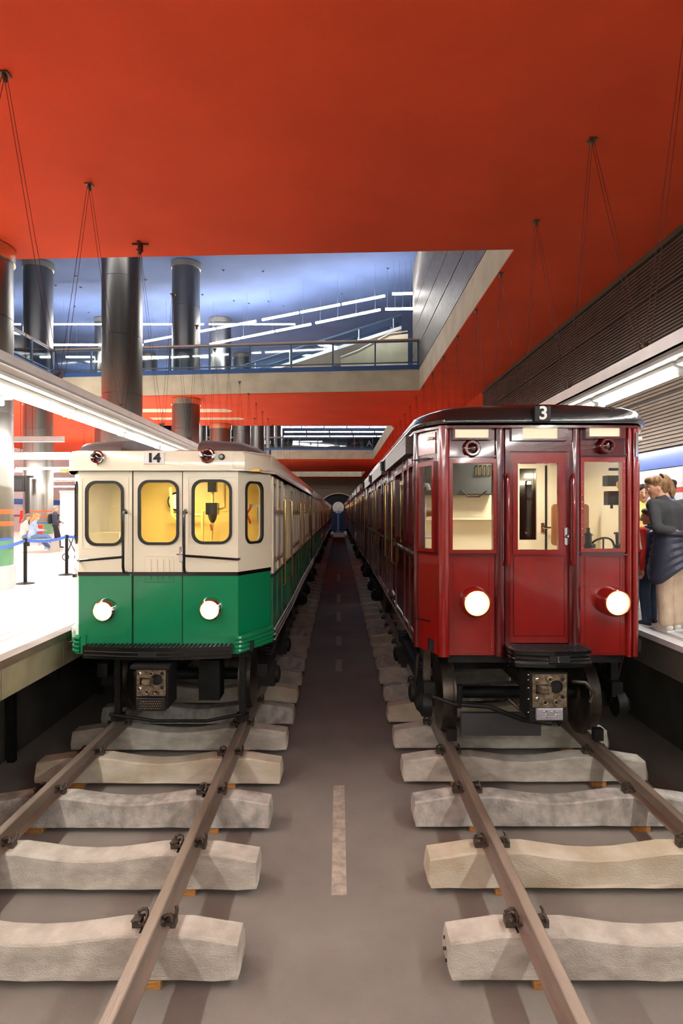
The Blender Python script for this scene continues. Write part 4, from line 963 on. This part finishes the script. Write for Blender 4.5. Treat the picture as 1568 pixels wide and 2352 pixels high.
# coupler
yc_ = -.37; zk = CZ+(VY-1549)/F*5.86; cxr = X(1261, 5.86)-XR
k = coupler(Q, cxr, yc_, zk, .325, .315, False, M_coup)
pb = MB().bbox(cxr-.125, cxr+.125, yc_-.03, yc_+.1, zk-.435, zk-.32, .01).build('contact_box', M_grey, k)
mb = MB()
for r in range(3):
    for q in range(8 if r == 1 else 7): mb.lathe((cxr-.085+q*.025-(r == 1)*.012, yc_-.03, zk-.40+r*.026), (0, -1, 0), [(0, .009), (.006, .007), (.010, .002)], 8)
mb.build('contact_pin', M_chrome, k, True)
for sx in (-1, 1):
    for v_ in (.05, .2, .45, .8, 1.2): MB().lathe((cxr+sx*.18, yc_+.05, zk-v_*.315), (sx, 0, 0), [(0, .012), (.012, .01), (.016, .004)], 10).build('bolt', M_chrome, k, True)
# red underframe
MB().box(-1.1, 1.1, .1, YR1-.1, zbR+.02, zbR+.14).box(-.9, .9, .12, .30, zbR-.10, zbR+.02).build('underframe', M_under, Q)
running_gear(Q, (.95, 2.9, 9.2, 11.15), (RR[0]-XR, RR[1]-XR), RT, 0)
MB().box(-.73, .12, .28, .34, .60, .84).build('rail_guard_plate', mat('plough_grey', (70, 70, 72), .5, .3), Q)
MB().tube([(-1.02, .42, .98), (-.8, .30, .93), (-.45, .22, .93), (-.1, .2, .80), (.2, .2, .76)], .024).build('brake_rod', M_under, Q, True)
MB().tube([(-.75, .3, .9), (-.75, .25, 1.15)], .03).build('air_hose', M_under, Q, True); MB().tube([(-.28, .1, 1.05), (-.05, .0, .85)], .02).build('air_hose', M_wheel, Q, True); MB().tube([(.40, .15, 1.22), (.52, .1, 1.22), (.60, .08, 1.12), (.56, .08, 1.02)], .022).build('air_hose', M_wheel, Q, True)
for s_ in (-1, 1):
    MB().box(s_*1.05-.04, s_*1.05+.04, .6, .7, .85, 1.5).build('axle_guard', M_under if s_ > 0 else M_wheel, Q); MB().lathe((s_*1.02, .55, .86), (s_, 0, 0), [(0, .14), (.10, .14), (.12, .10), (.16, .06)], 16).build('axle_cover', M_under, Q, True)  # right-hand guard darker: shade under the carriage put into its colour
    MB().box(s_*.80-.05, s_*.80+.05, .42, .50, .49, .62).build('life_guard', M_under, Q)
    MB().tube([(s_*1.15, .9, .8), (s_*1.15, .6, 1.4)], .018).build('stay_rod', M_wheel, Q, True)
# sides of the red carriage
bays = []; y = RC+.12
for blk in range(3):
    bays += [('w', y+.10, .40), ('w', y+.66, .40), ('w', y+1.24, 1.0), ('d', y+2.55, 1.15)]; y += 3.95
for sg_ in (1, -1): side_wall(Q, RH, RC, YR1, sg_, zbR+.02, zwR-.06, zcR-.16, M_redd, M_redd, bays, G_side, None, (zwR+.02, zcR-.36))
for k_ in range(3):
    y = RC+.3+k_*3.95
    MB().box(-RH-.09, -RH, y, y+3.0, zcR-.22, zcR-.02).build('door_gear_box', M_roofg, Q)
    MB().box(-RH-.10, -RH, y+3.05, y+3.4, zcR-.2, zcR-.05).cyl((-RH-.12, y+3.2, zcR-.2), (-RH-.12, y+3.2, zcR-.05), .04).build('door_engine', M_under, Q)
MB().tube([(-RH-.03, RC+.1, zbR+.06), (-RH-.03, YR1, zbR+.06)], .014, 6).build('foot_rail', M_chrome, Q, True)
MB().box(-RH, RH, YR1-.05, YR1, zbR, zcR).box(-RH+.05, RH-.05, RC, YR1, zbR+.14, zbR+.18).box(-RH, RH, RC, YR1, zcR-.16, zcR-.12).build('floor_and_end', M_redd, Q)
# red cab interior
def rxd(px, dy): return (px-VX)*(DR+dy)/F-XR
def rzd(py, dy): return CZ+(VY-py)*(DR+dy)/F
MB().box(RH-.10, RH-.07, .40, 1.45, 2.0, zcR-.12).box(-RH+.07, -RH+.10, .75, 1.45, 2.0, zcR-.12).build('cab_lining', M_cabw, Q)
MB().loft([[(RW-.10, .12, z), (RH-.09, .42, z), (RH-.12, .43, z), (RW-.13, .13, z)] for z in (2.0, zcR-.12)]).build('cab_lining', M_cabw, Q)
DA, DB = rxd(1188, 1.45), rxd(1290, 1.45)
MB().box(-RH+.06, DA, 1.45, 1.50, zbR+.14, zcR-.12).box(DB, RH-.06, 1.45, 1.50, zbR+.14, zcR-.12).box(DA, DB, 1.45, 1.5, zcR-.30, zcR-.12).build('cab_partition', M_cabw, Q)
pa, pb_ = rxd(1192, 1.43), rxd(1232, 1.43)
idr = MB().plate(rect(DA, DB, 1.7, zcR-.30), [rect(pa, pb_, rzd(1240, 1.43), rzd(1076, 1.43))], .04, fr(1.42)).build('inner_door', M_cabw, Q)
hx_ = rxd(1246, 1.4); hz_ = rzd(1212, 1.4)
MB().box(hx_-.02, hx_+.02, 1.40, 1.42, hz_-.06, hz_+.06).tube([(hx_, 1.40, hz_), (hx_, 1.35, hz_), (hx_+.12, 1.34, hz_)], .013).build('handle', M_chrome, idr)
MB().box(pa, pb_, 1.43, 1.44, rzd(1240, 1.43), rzd(1076, 1.43)).build('pane', G_pane, idr)
MB().box(rxd(1254, 1.4)-.01, rxd(1254, 1.4)+.01, 1.405, 1.42, 1.9, zcR-.3).build('door_joint', M_under, idr)
MB().box(-RH+.08, RH-.08, .1, 1.45, zcR-.13, zcR-.10).box(-RW+.05, RW-.05, .1, 1.45, 2.0, 2.05).build('cab_lining', M_cabw, Q)
for yy in (3, 6, 9): MB().box(-.5, .5, yy, yy+.15, zcR-.20, zcR-.165).build('added_saloon_lamp', emit('added_saloon_lamp', (1, .82, .52), 8), Q)  # lamps added to brighten the saloon behind the inner door glass
MB().box(-.15, .15, .6, .9, zcR-.17, zcR-.135).build('cab_lamp', E_cabr, Q)
eb = MB().bbox(-1.08, rxd(1136, 1.2), 1.2, 1.44, rzd(1136, 1.2), rzd(1040, 1.2), .01).build('relay_box', mat('relay_box_grey', (66, 68, 66), .5), Q)
for k_ in range(4):
    x = rxd(1097+k_*9.5, 1.15); MB().tube([(x, 1.19, rzd(1092, 1.15)), (x, 1.15, rzd(1090, 1.15)), (x, 1.15, rzd(1070, 1.15)), (x, 1.19, rzd(1068, 1.15))], .009, 6).build('brass_lever', M_brass, eb, True)
MB().tube([(rxd(1060, 1.15), 1.18, rzd(1125, 1.15)), (rxd(1075, 1.15), 1.16, rzd(1141, 1.15)), (rxd(1100, 1.15), 1.16, rzd(1141, 1.15)), (rxd(1118, 1.15), 1.18, rzd(1128, 1.15))], .01).build('cable', M_black, eb, True)
MB().box(rxd(960, 1.3), rxd(1140, 1.3), 1.3, 1.44, rzd(1194, 1.3), rzd(1189, 1.3)).build('shelf', M_cabw, Q)
P_ = lambda px, py, d=.75: (rxd(px, d), d, rzd(py, d))
MB().tube([P_(985, 1126), P_(981, 1114), P_(970, 1112), P_(964, 1124), P_(970, 1140), P_(974, 1160), P_(973, 1200), P_(972, 1262), P_(972, 1300)], .026).tube([P_(972, 1170), P_(1010, 1171)], .014).tube([P_(972, 1235), P_(1010, 1235)], .012).build('white_pole', M_white, Q, True)
MB().box(P_(968, 0)[0], P_(1008, 0)[0], .77, .80, rzd(1186, .78), rzd(1174, .78)).build('brown_strap', M_wood, Q)
MB().plate(rr(rxd(1268, 1.0), rxd(1352, 1.0), rzd(1253, 1.0), rzd(1158, 1.0), .04, 4), [], .04, fr(1.0)).build('folded_seat', M_brown, Q)
cb = MB().bbox(rxd(1394, .5), rxd(1426, .5), .5, .62, rzd(1116, .5), rzd(1092, .5), .01).bbox(rxd(1395, .5), rxd(1424, .5), .48, .6, rzd(1160, .5), rzd(1128, .5), .01).tube([P_(1398, 1078, .5), P_(1424, 1078, .5)], .014).tube([P_(1404, 1160, .5), P_(1404, 1168, .5)], .015).build('switch_gear', M_under, Q)
MB().ell(P_(1421, 1113, .46), (.03, .03, .042)).build('signal_lamp', mat('amber', (210, 160, 40), .3), cb, True)
wc_ = P_(1385, 1262, .5)
wh = MB().tube([(wc_[0]+.14*math.cos(a), .5+.04*math.cos(2*a), wc_[2]+.13*math.sin(a)) for a in [2*PI*i/24 for i in range(24)]], .012, 6, True).tube([(wc_[0], .5, wc_[2]+.12), (wc_[0], .5, wc_[2]-.1)], .01).cyl((wc_[0], .5, 2.05), (wc_[0], .5, wc_[2]), .03).build('hand_brake', M_black, Q, True)
a_ = P_(1350, 1262, .5); b_ = P_(1419, 1262, .5)
MB().lathe((a_[0], .5, 2.05), (0, 0, 1), [(0, .08), (a_[2]-1.99, .08), (a_[2]-1.98, .04), (a_[2]-1.90, .04), (a_[2]-1.89, .06), (a_[2]-1.86, .02), (a_[2]-1.81, .02)], 16).lathe((b_[0], .5, 2.05), (0, 0, 1), [(0, .05), (b_[2]-2.0, .05), (b_[2]-1.99, .025), (b_[2]-1.89, .03), (b_[2]-1.88, .045), (b_[2]-1.86, .045)], 14).build('controller', M_black, Q, True)
rr_ = (zbR, zwR-.06, zcR-.10, zcR+.0, .2)
for i, lb in enumerate(('second dark red carriage on the right track, behind number 3', 'third dark red carriage on the right track', 'fourth red carriage on the right track')):
    follow(lb, XR, 19.5+i*13, 12.6, RH, M_redd, M_redd, *rr_, M_roofb, (zwR+.02, zcR-.36), None, 1, True)
follow('last bright red carriage on the right track near the tunnel', XR, 58.6, 12.6, RH, mat('bright_red_paint', (200, 50, 30), .3, coat=.5), mat('bright_red_paint', (200, 50, 30), .3), *rr_, M_roofb, (zwR+.02, zcR-.36), None, 1, True)
# ------------------------------------------------------------------ people
def capsule(mb, p0, r0, p1, r1, n=10):
    p0 = Vector(p0); p1 = Vector(p1); d = p1-p0
    if d.length < 1e-5: d = Vector((0, 0, 1e-4)); p1 = p0+d
    u = d.normalized(); a = u.orthogonal().normalized(); b = u.cross(a); L = []
    for k in (-.98, -.7, -.35): q = p0+u*r0*k; L.append((q, r0*math.sqrt(1-k*k)))
    L += [(p0, r0), (p1, r1)]
    for k in (.35, .7, .98): q = p1+u*r1*k; L.append((q, r1*math.sqrt(1-k*k)))
    mb.loft([[c+r*(math.cos(t)*a+math.sin(t)*b) for t in [2*PI*j/n for j in range(n)]] for c, r in L])
def fuse(mb, name, m, parent, vox=.012, sm=4):
    me = bpy.data.meshes.new(name); me.from_pydata(mb.v, [], mb.f)
    bm = bmesh.new(); bm.from_mesh(me); bmesh.ops.recalc_face_normals(bm, faces=bm.faces); bm.to_mesh(me); bm.free()
    o = bpy.data.objects.new(name, me); C.objects.link(o)
    md = o.modifiers.new('r', 'REMESH'); md.mode = 'VOXEL'; md.voxel_size = vox; md.use_smooth_shade = True
    s2 = o.modifiers.new('s', 'SMOOTH'); s2.factor = .5; s2.iterations = sm
    dg = bpy.context.evaluated_depsgraph_get(); dg.update()
    nm = bpy.data.meshes.new_from_object(o.evaluated_get(dg)); bpy.data.objects.remove(o); bpy.data.meshes.remove(me)
    nm.materials.clear(); nm.materials.append(m); nm.polygons.foreach_set('use_smooth', [True]*len(nm.polygons)); nm.name = name
    q = bpy.data.objects.new(name, nm); C.objects.link(q); q.parent = parent
    return q
SK = mat('skin', (214, 160, 128), .5); SK2 = mat('skin_pale', (226, 184, 156), .5)
def cloth(n, rgb, r=.85): return mat(n, rgb, r, bump=.5, bscale=60, var=.12, vscale=8)
D0 = dict(hipL=(-.09, 0, .93), hipR=(.09, 0, .93), kneeL=(-.10, .03, .50), kneeR=(.10, .03, .50), ankL=(-.11, -.01, .09), ankR=(.11, -.01, .09),
          pelvis=(0, 0, .97), waist=(0, .01, 1.10), chest=(0, .0, 1.30), neck=(0, -.01, 1.47), head=(0, .02, 1.63), shL=(-.18, 0, 1.42), shR=(.18, 0, 1.42),
          elL=(-.23, -.02, 1.13), elR=(.23, -.02, 1.13), wrL=(-.24, .07, .90), wrR=(.24, .07, .90), footL=.0, footR=.0, yaw=0, pitch=0)
def person(label, loc, rz, s, top, legs, shoes, hair, over=None, skin=None, hairstyle='short', vox=.013, extra=None, sleeve=None, fat=1.0, wide=0.0):
    J = dict(D0); J.update(over or {}); V = {k: Vector(v) for k, v in J.items() if isinstance(v, tuple)}; skin = skin or SK
    t = thing('person', label, 'person', loc, rz=rz); t.scale = (s, s, s)
    H = V['head']; R = Matrix.Rotation(J['yaw'], 3, 'Z') @ Matrix.Rotation(J['pitch'], 3, 'X')
    hp = lambda x, y, z: H+R @ Vector((x, y, z))
    def torso(mb, g):
        for a, r0, b, r1 in (('pelvis', .125, 'waist', .115), ('waist', .115, 'chest', .125)):
            for dx in (-.05, .05): capsule(mb, V[a]+Vector((dx, 0, 0)), (r0*.95+g)*fat, V[b]+Vector((dx, 0, 0)), (r1*.92+g)*fat)
        for q in ('L', 'R'): capsule(mb, V['chest'], .11+g, V['sh'+q], .062+g)
        capsule(mb, V['chest'], .11+g, V['neck'], .06+g)
    def arms(mb, g, end=1.0):
        for q in ('L', 'R'):
            capsule(mb, V['sh'+q], .057+g, V['el'+q], .043+g); capsule(mb, V['el'+q], .043+g, V['el'+q].lerp(V['wr'+q], end), .03+g)
    def legs_(mb, g, gw=0):
        for q in ('L', 'R'):
            capsule(mb, V['hip'+q], .088+g, V['knee'+q], .058+g+gw*.5); capsule(mb, V['knee'+q], .058+g+gw*.5, V['ank'+q]+Vector((0, 0, .02)), .042+g+gw)
    b = MB(); torso(b, 0); arms(b, 0); legs_(b, 0)
    capsule(b, V['neck'], .052, hp(0, -.02, -.06), .05)
    b.ell(H, (.073, .092, .112), 16, 12, R); capsule(b, hp(0, .035, -.045), .055, hp(0, .055, -.085), .032)
    capsule(b, hp(0, .088, .02), .010, hp(0, .108, -.022), .015, 8)
    for q in (-1, 1): b.ell(hp(q*.076, -.005, -.012), (.012, .022, .032), 8, 6, R)
    for q, sg_ in (('L', -1), ('R', 1)):
        w_ = V['wr'+q]; d = (w_-V['el'+q]).normalized(); sd = Vector((0, 1, 0)); sd = (sd-d*sd.dot(d)).normalized(); nn_ = d.cross(sd)
        capsule(b, w_, .028, w_+d*.03, .026); 
        for k in range(4):
            base = w_+d*.035+sd*(-.027+k*.018); kn = w_+d*.085+sd*(-.030+k*.020)
            capsule(b, base, .015, kn, .012, 6)
            ln = (.055, .07, .075, .065)[k]; c1 = kn+d*ln*.55+nn_*.012*sg_; capsule(b, kn, .010, c1, .009, 6); capsule(b, c1, .009, c1+d*ln*.4+nn_*.02*sg_, .0075, 6)
        capsule(b, w_+d*.03+sd*.025, .014, w_+d*.06+sd*.055, .011, 6); capsule(b, w_+d*.06+sd*.055, .011, w_+d*.09+sd*.062, .009, 6)
    for q in ('L', 'R'):
        capsule(b, V['ank'+q], .04, V['ank'+q]+Vector((0, .08, -.045)), .035)
    fuse(b, 'body', skin, t, vox*.75 if vox < .02 else vox, 2)
    g = MB(); torso(g, .016); arms(g, .013, .96 if sleeve is None else sleeve); fuse(g, 'top', top, t, vox)
    g = MB(); legs_(g, .018, wide); capsule(g, V['pelvis']-Vector((.05, 0, .0)), .128, V['pelvis']+Vector((.05, 0, .0)), .128); fuse(g, 'trousers', legs, t, vox)
    for q in ('L', 'R'):
        a = V['ank'+q]; f = MB(); capsule(f, a+Vector((0, -.04, -.04)), .045, a+Vector((0, .03, -.035)), .05); capsule(f, a+Vector((0, .03, -.035)), .05, a+Vector((0, .14, -.05)), .038)
        sh = fuse(f, 'shoe', shoes, t, .012); 
        MB().loft([[(a.x+x_*k_, a.y+y_*k_+.04*(1-k_), a.z-.09+z_) for x_, y_ in ((-.045, -.07), (.045, -.07), (.05, .10), (.03, .17), (-.03, .17), (-.05, .10))] for z_, k_ in ((0, 1), (.022, 1.02))]).build('sole', M_white, sh)
    for q in (-1, 1):
        e = MB().ell(hp(q*.03, .080, .008), (.013, .012, .009), 8, 6).build('eye', M_white, t, True)
        MB().ell(hp(q*.03, .090, .008), (.006, .004, .006), 8, 6).build('iris', M_ink, e, True)
        MB().ell(hp(q*.03, .086, .030), (.018, .006, .004), 8, 4, R).build('eyebrow', hair, t)
    MB().ell(hp(0, .088, -.048), (.022, .008, .006), 10, 5, R).build('mouth', mat('lips', (170, 90, 80), .5), t, True)
    h = MB(); h.ell(hp(0, -.022, .028), (.083, .092, .105), 16, 12, R)
    capsule(h, hp(0, -.065, .02), .075, hp(0, -.06, -.035), .060)
    for q in (-1, 1): capsule(h, hp(q*.04, .03, .09), .045, hp(q*.05, -.02, .08), .05)
    if hairstyle == 'pony':
        capsule(h, hp(0, -.09, .075), .03, hp(0, -.115, .085), .03)
        pts = [hp(0, -.10, .09), hp(0, -.135, .07), hp(0, -.155, -.01), hp(0, -.150, -.10), hp(0, -.135, -.16)]; rs = [.028, .038, .044, .04, .018]
        for i in range(4): capsule(h, pts[i], rs[i], pts[i+1], rs[i+1])
    if hairstyle == 'long':
        for q in (-1, 0, 1): capsule(h, hp(q*.05, -.06, .0), .05, hp(q*.06, -.07, -.22), .04)
    ho = fuse(h, 'hair', hair, t, .010, 2)
    if hairstyle == 'pony': MB().tube([hp(.034*math.cos(a), -.100, .086+.034*math.sin(a)) for a in [2*PI*i/10 for i in range(10)]], .012, 6, True).build('hair_tie', M_ink, ho, True)
    if extra: extra(t, V, hp)
    return t
# woman in the dark sweater, seen from behind, head turned left, hand on hip
def woman_extra(t, V, hp):
    jk = cloth('padded_jacket_navy', (50, 54, 72), .45); W_ = V['pelvis']
    def ringz(z, rx_, ry_, cx, cy, n=22, hem=None):
        return [(cx+rx_*math.cos(2*PI*k/n), cy+ry_*math.sin(2*PI*k/n), z+(hem(2*PI*k/n) if hem else 0)) for k in range(n)]
    L = []
    for i in range(11):
        f_ = i/10; q = (.016 if i % 2 else 0)
        hem = lambda a, f_=f_: -f_*.20*max(0, math.cos(a-PI*1.08))**2
        L.append(ringz(W_.z+.08-f_*.33, .185+.05*f_+q, .165+.04*f_+q, W_.x-.02*f_, W_.y-.0, hem=hem))
    inner = [[(x*.94+W_.x*.06, y*.94+W_.y*.06, z) for x, y, z in l] for l in reversed(L)]
    j = MB().loft(L+inner+[L[0]], cap=False).build('tied_jacket', jk, t, True)
    MB().tube([(W_.x+.20*math.cos(a), W_.y+.18*math.sin(a), W_.z+.11) for a in [2*PI*i/18 for i in range(18)]], .03, 8, True).build('jacket_sleeve', jk, j, True)
    MB().tube([(.09+.0, -.17, 0), (.10, -.175, 0)], .001).build('label_tab', jk, j) if False else None
person('woman with a blond ponytail, dark grey sweater and a jacket tied at her waist', (3.83, 7.0, PZ), .18, 1.05,
       cloth('charcoal_knit', (54, 54, 56)), cloth('beige_trousers', (206, 184, 158)), mat('white_leather', (225, 220, 214), .5), mat('dark_blond_hair', (158, 120, 80), .6, rgb2=(96, 66, 42), vscale=20, stretch=(3, 3, .4)),
       dict(chest=(-.02, .03, 1.30), neck=(-.07, .07, 1.43), head=(-.13, .10, 1.575), shL=(-.20, .04, 1.38), shR=(.17, .06, 1.37), elL=(-.26, -.10, 1.13), wrL=(-.10, -.14, 1.10), elR=(.25, -.05, 1.12), wrR=(.2, .1, 1.0), yaw=1.25, pitch=-.32, kneeL=(-.08, .02, .5), ankL=(-.07, 0, .09), ankR=(.07, .05, .09), kneeR=(.08, .03, .5)),
       hairstyle='pony', extra=woman_extra, wide=.026)
def boy_extra(t, V, hp):
    g = MB()
    for dx in (-.06, .06): capsule(g, V['pelvis']+Vector((dx, 0, .0)), .155, V['chest']+Vector((dx, 0, .04)), .15)
    capsule(g, V['chest']+Vector((0, 0, .05)), .12, V['neck']+Vector((0, 0, .01)), .075)
    ve = fuse(g, 'vest', cloth('navy_padded_vest', (34, 56, 100), .6), t, .014)
    MB().tube([(V['neck'].x+.08*math.cos(a), V['neck'].y+.08*math.sin(a), V['neck'].z+.01) for a in [2*PI*i/14 for i in range(14)]], .03, 8, True).build('collar', cloth('navy_padded_vest', (34, 56, 100), .6), ve, True)
    MB().tube([V['shL']+Vector((-.075, -.01, .0)), V['shL'].lerp(V['elL'], .5)+Vector((-.066, -.01, 0)), V['elL']+Vector((-.052, -.02, .02))], .016, 6).build('sleeve_stripe', M_white, t, True)
person('boy in a navy padded vest with red sleeves and jeans beside the red train', (3.77, 7.35, PZ), .35, .80, cloth('red_jersey', (206, 52, 40)), cloth('dark_jeans', (44, 58, 84)), mat('dark_trainers', (34, 38, 50), .6), mat('brown_hair', (96, 74, 54), .7, var=.3, vscale=20),
       dict(yaw=.95, pitch=-.15, head=(-.01, .05, 1.64), elL=(-.25, -.08, 1.14), wrL=(-.20, -.02, .86), ankL=(-.11, -.02, .09), ankR=(.13, .10, .09), kneeR=(.11, .10, .5)), extra=boy_extra, fat=1.05, wide=.01)
def shirt_extra(t, V, hp):
    g = MB()
    for dx in (-.09, .09): capsule(g, V['pelvis']+Vector((dx*1.2, -.02, 0)), .105, V['chest']+Vector((dx, -.03, .06)), .10)
    fuse(g, 'jacket', cloth('pale_jacket', (206, 206, 200)), t, .014)
    text_part('UN', .10, M_ink, t, (.0, .158, 1.28), (PI/2, 0, PI), .01)
person('person in a yellow T-shirt and pale open jacket behind the woman', (4.30, 8.6, PZ), PI*.88, 1.0, cloth('yellow_tshirt', (240, 222, 130)), cloth('navy_jeans', (40, 52, 82)), mat('blue_orange_trainers', (60, 80, 150), .6), mat('dark_hair', (50, 38, 30), .7), dict(pitch=-.2), extra=shirt_extra, vox=.015, fat=1.05, sleeve=.3)
person('small child in an orange jacket half hidden by the red train', (4.02, 8.1, PZ), PI*.9, .66, cloth('orange_jacket', (232, 92, 50)), cloth('grey_trousers', (120, 120, 124)), mat('white_leather', (225, 220, 214), .5), mat('light_brown_hair', (140, 120, 100), .7), dict(pitch=-.3), vox=.016)
def glasses(t, V, hp):
    for q in (-1, 1): MB().tube([hp(q*.032+.022*math.cos(a), .100, .008+.016*math.sin(a)) for a in [2*PI*i/10 for i in range(10)]], .003, 5, True).build('spectacle_rim', M_ink, t)
person('short-haired man with glasses behind the woman with the ponytail', (4.72, 8.7, PZ), PI*.72, 1.04, cloth('blue_shirt', (120, 150, 190)), cloth('blue_jeans', (110, 140, 180)), mat('dark_trainers', (34, 38, 50), .6), mat('dark_hair', (50, 38, 30), .7), extra=glasses, vox=.016, skin=SK2)

# ------------------------------------------------------------------ left platform furniture and people
def pack(t, V, hp):
    g = MB(); capsule(g, (0, -.20, 1.10), .10, (0, -.19, 1.33), .10); bp_ = fuse(g, 'backpack', cloth('black_nylon', (32, 32, 38)), t, .016)
    for q in (-1, 1): MB().tube([(q*.11, -.15, 1.4), (q*.12, .0, 1.5), (q*.12, .12, 1.35), (q*.13, .05, 1.1), (q*.12, -.12, 1.05)], .015, 6).build('strap', M_ink, bp_)
person('man in a dark jacket with a backpack standing past the rope barrier', (X(127, 22.6), 22.6, PZ), -1.2, .90, cloth('dark_grey_jacket', (58, 64, 76)), cloth('black_trousers', (40, 38, 44)), mat('black_shoes', (26, 26, 28), .6), mat('grey_hair', (150, 140, 130), .7), dict(elL=(-.22, .04, 1.14), wrL=(-.08, .2, 1.08), elR=(.22, .04, 1.14), wrR=(.08, .2, 1.08), pitch=-.3, ankR=(.11, .16, .09), kneeR=(.1, .14, .5)), extra=pack, vox=.018)
bn = thing('bench', 'pale slatted bench under the seated pair on the left platform', 'bench', (X(62, 20.6), 20.6, PZ))
for k in range(5): MB().box(-1.1, 1.1, -.30+k*.12, -.20+k*.12, .40, .44).build('slat', M_cabw, bn)
for x in (-.95, .95): MB().box(x-.03, x+.03, -.28, .26, .0, .40).build('leg', M_alu, bn)
sit = dict(pelvis=(0, 0, .55), waist=(0, .03, .68), chest=(0, .05, .88), neck=(0, .08, 1.04), head=(0, .14, 1.18), shL=(-.18, .06, .99), shR=(.18, .06, .99), elL=(-.22, .14, .75), elR=(.22, .14, .75), wrL=(-.08, .34, .74), wrR=(.08, .34, .74), hipL=(-.09, .02, .53), hipR=(.09, .02, .53), kneeL=(-.10, .45, .54), kneeR=(.10, .45, .54), ankL=(-.10, .75, .14), ankR=(.10, .82, .12), pitch=-.5)
person('seated girl with long blond hair, pale top and blue jeans, right on the bench', (X(66, 20.4), 20.6, PZ-.01), -1.0, 1.0, cloth('pale_blue_top', (176, 200, 226)), cloth('light_jeans', (112, 142, 186)), mat('white_leather', (225, 220, 214), .5), mat('blond_hair', (206, 160, 96), .7), sit, hairstyle='long', vox=.018, skin=SK2)
person('seated person in a white coat, left on the bench, hair brown', (X(46, 20.7), 20.9, PZ-.01), -1.0, 1.0, cloth('white_coat', (228, 222, 214)), cloth('light_jeans', (112, 142, 186)), mat('white_leather', (225, 220, 214), .5), mat('light_brown_hair', (140, 120, 100), .7), sit, hairstyle='long', vox=.018, skin=SK2)
person('dark-haired person in red standing far behind the bench', (X(59, 27), 27, PZ), PI, .95, cloth('red_jersey', (206, 52, 40)), cloth('black_trousers', (40, 38, 44)), mat('black_shoes', (26, 26, 28), .6), mat('dark_hair', (50, 38, 30), .7), vox=.022, skin=SK2)
def stanchion(x, y, lb):
    t = thing('barrier_post', lb, 'barrier', (x, y, PZ), 'rope barrier posts')
    MB().lathe((0, 0, 0), (0, 0, 1), [(0, .165), (.012, .165), (.03, .05)], 24).build('base', M_under, t, True)
    MB().cyl((0, 0, .02), (0, 0, .84), .032, n=14).build('pole', M_under, t, True)
    MB().lathe((0, 0, .80), (0, 0, 1), [(0, .04), (.06, .04), (.07, .02)], 14).build('head', M_black, t, True); return t
s1_ = (X(58, 11.6), 11.6); s2_ = (X(153, 13.2), 13.2); s3_ = (-5.3, 9.0); s4_ = (-5.6, 15.2)
stanchion(*s1_, 'dark barrier post nearest the left picture edge'); stanchion(*s2_, 'dark barrier post close to the cream train')
stanchion(*s3_, 'barrier post outside the left picture edge'); stanchion(*s4_, 'barrier post hidden behind the cream train')
for (a, b), lb in zip(((s3_, s1_), (s1_, s2_), (s2_, s4_)), ('blue barrier tape running off to the left edge', 'blue barrier tape between the two dark posts', 'blue barrier tape running behind the cream train')):
    t = thing('barrier_tape', lb, 'tape', (a[0], a[1], PZ+.82)); dx = b[0]-a[0]; dy = b[1]-a[1]; L = []
    for k in range(9):
        f_ = k/8; z = -.05*math.sin(PI*f_); L.append([(dx*f_, dy*f_, z-.025), (dx*f_+.003, dy*f_+.003, z-.025), (dx*f_+.003, dy*f_+.003, z+.035), (dx*f_, dy*f_, z+.035)])
    MB().loft(L).build('band', M_tape, t)
mo = thing('hanging_monitor', 'dark hanging screen and post behind the striped column', 'screen', (X(63, 24), 24, PZ))
MB().box(-.06, .06, -.06, .06, 0, 2.75).build('post', M_under, mo); MB().box(-.75, -.1, -.05, .15, 2.15, 2.7).box(-.9, .2, 0, .1, 2.7, 2.78).build('housing', M_under, mo)
MB().box(-.68, -.17, -.06, -.05, 2.22, 2.62).build('screen', M_ink, mo)
kb = thing('display_case', 'tall white display case beside the standing man, near the train', 'case', (X(154, 24.2), 24.2, PZ))
MB().box(-.28, .8, 0, .4, 0, 2.1).build('case', M_white, kb); MB().box(-.18, .7, -.02, 0, .5, 1.95).build('front_glass', M_grpan, kb); MB().box(-.3, .82, -.03, .43, 2.1, 2.2).build('lid', M_alud, kb)
wch = thing('wheelchair_frame', 'small dark pushchair frame behind the second barrier post', 'pushchair', (X(162, 17), 17, PZ))
for x in (-.14, .2): MB().tube([(x+.09*math.cos(a), 0, .1+.09*math.sin(a)) for a in [2*PI*i/14 for i in range(14)]], .012, 5, True).build('wheel', M_black, wch, True)
MB().tube([(-.14, 0, .1), (.15, 0, .8), (.25, 0, .95)], .015).tube([(.2, 0, .1), (-.05, 0, .6)], .015).build('frame', M_black, wch, True)
ps = thing('poster_stand', 'small red and orange poster on the second striped column', 'poster', (X(90, 24.4), 24.4, PZ))
MB().box(-.15, .15, 0, .05, .35, .85).build('frame', M_orstripe, ps); MB().box(-.12, .12, -.01, 0, .40, .8).build('print', M_redstripe, ps); MB().box(-.03, .03, 0, .05, 0, .35).build('leg', M_alu, ps)
bl = struct(MB().box(-23.9, -23.85, 10, 85, PZ+1.9, PZ+2.3).build('trim_8', M_bluepan)); struct(MB().box(-23.9, -23.87, 10, 85, PZ+1.0, PZ+1.1).build('trim_9', M_redstripe))
wm_ = thing('wall_poster', 'framed white poster on the right platform wall behind the man', 'poster', (XW-.03, 9.6, CZ+.36))
MB().box(0, .02, -.35, .35, -.5, .36).build('frame', M_ink, wm_); MB().box(-.006, 0, -.31, .31, -.46, .32).build('print', M_white, wm_)
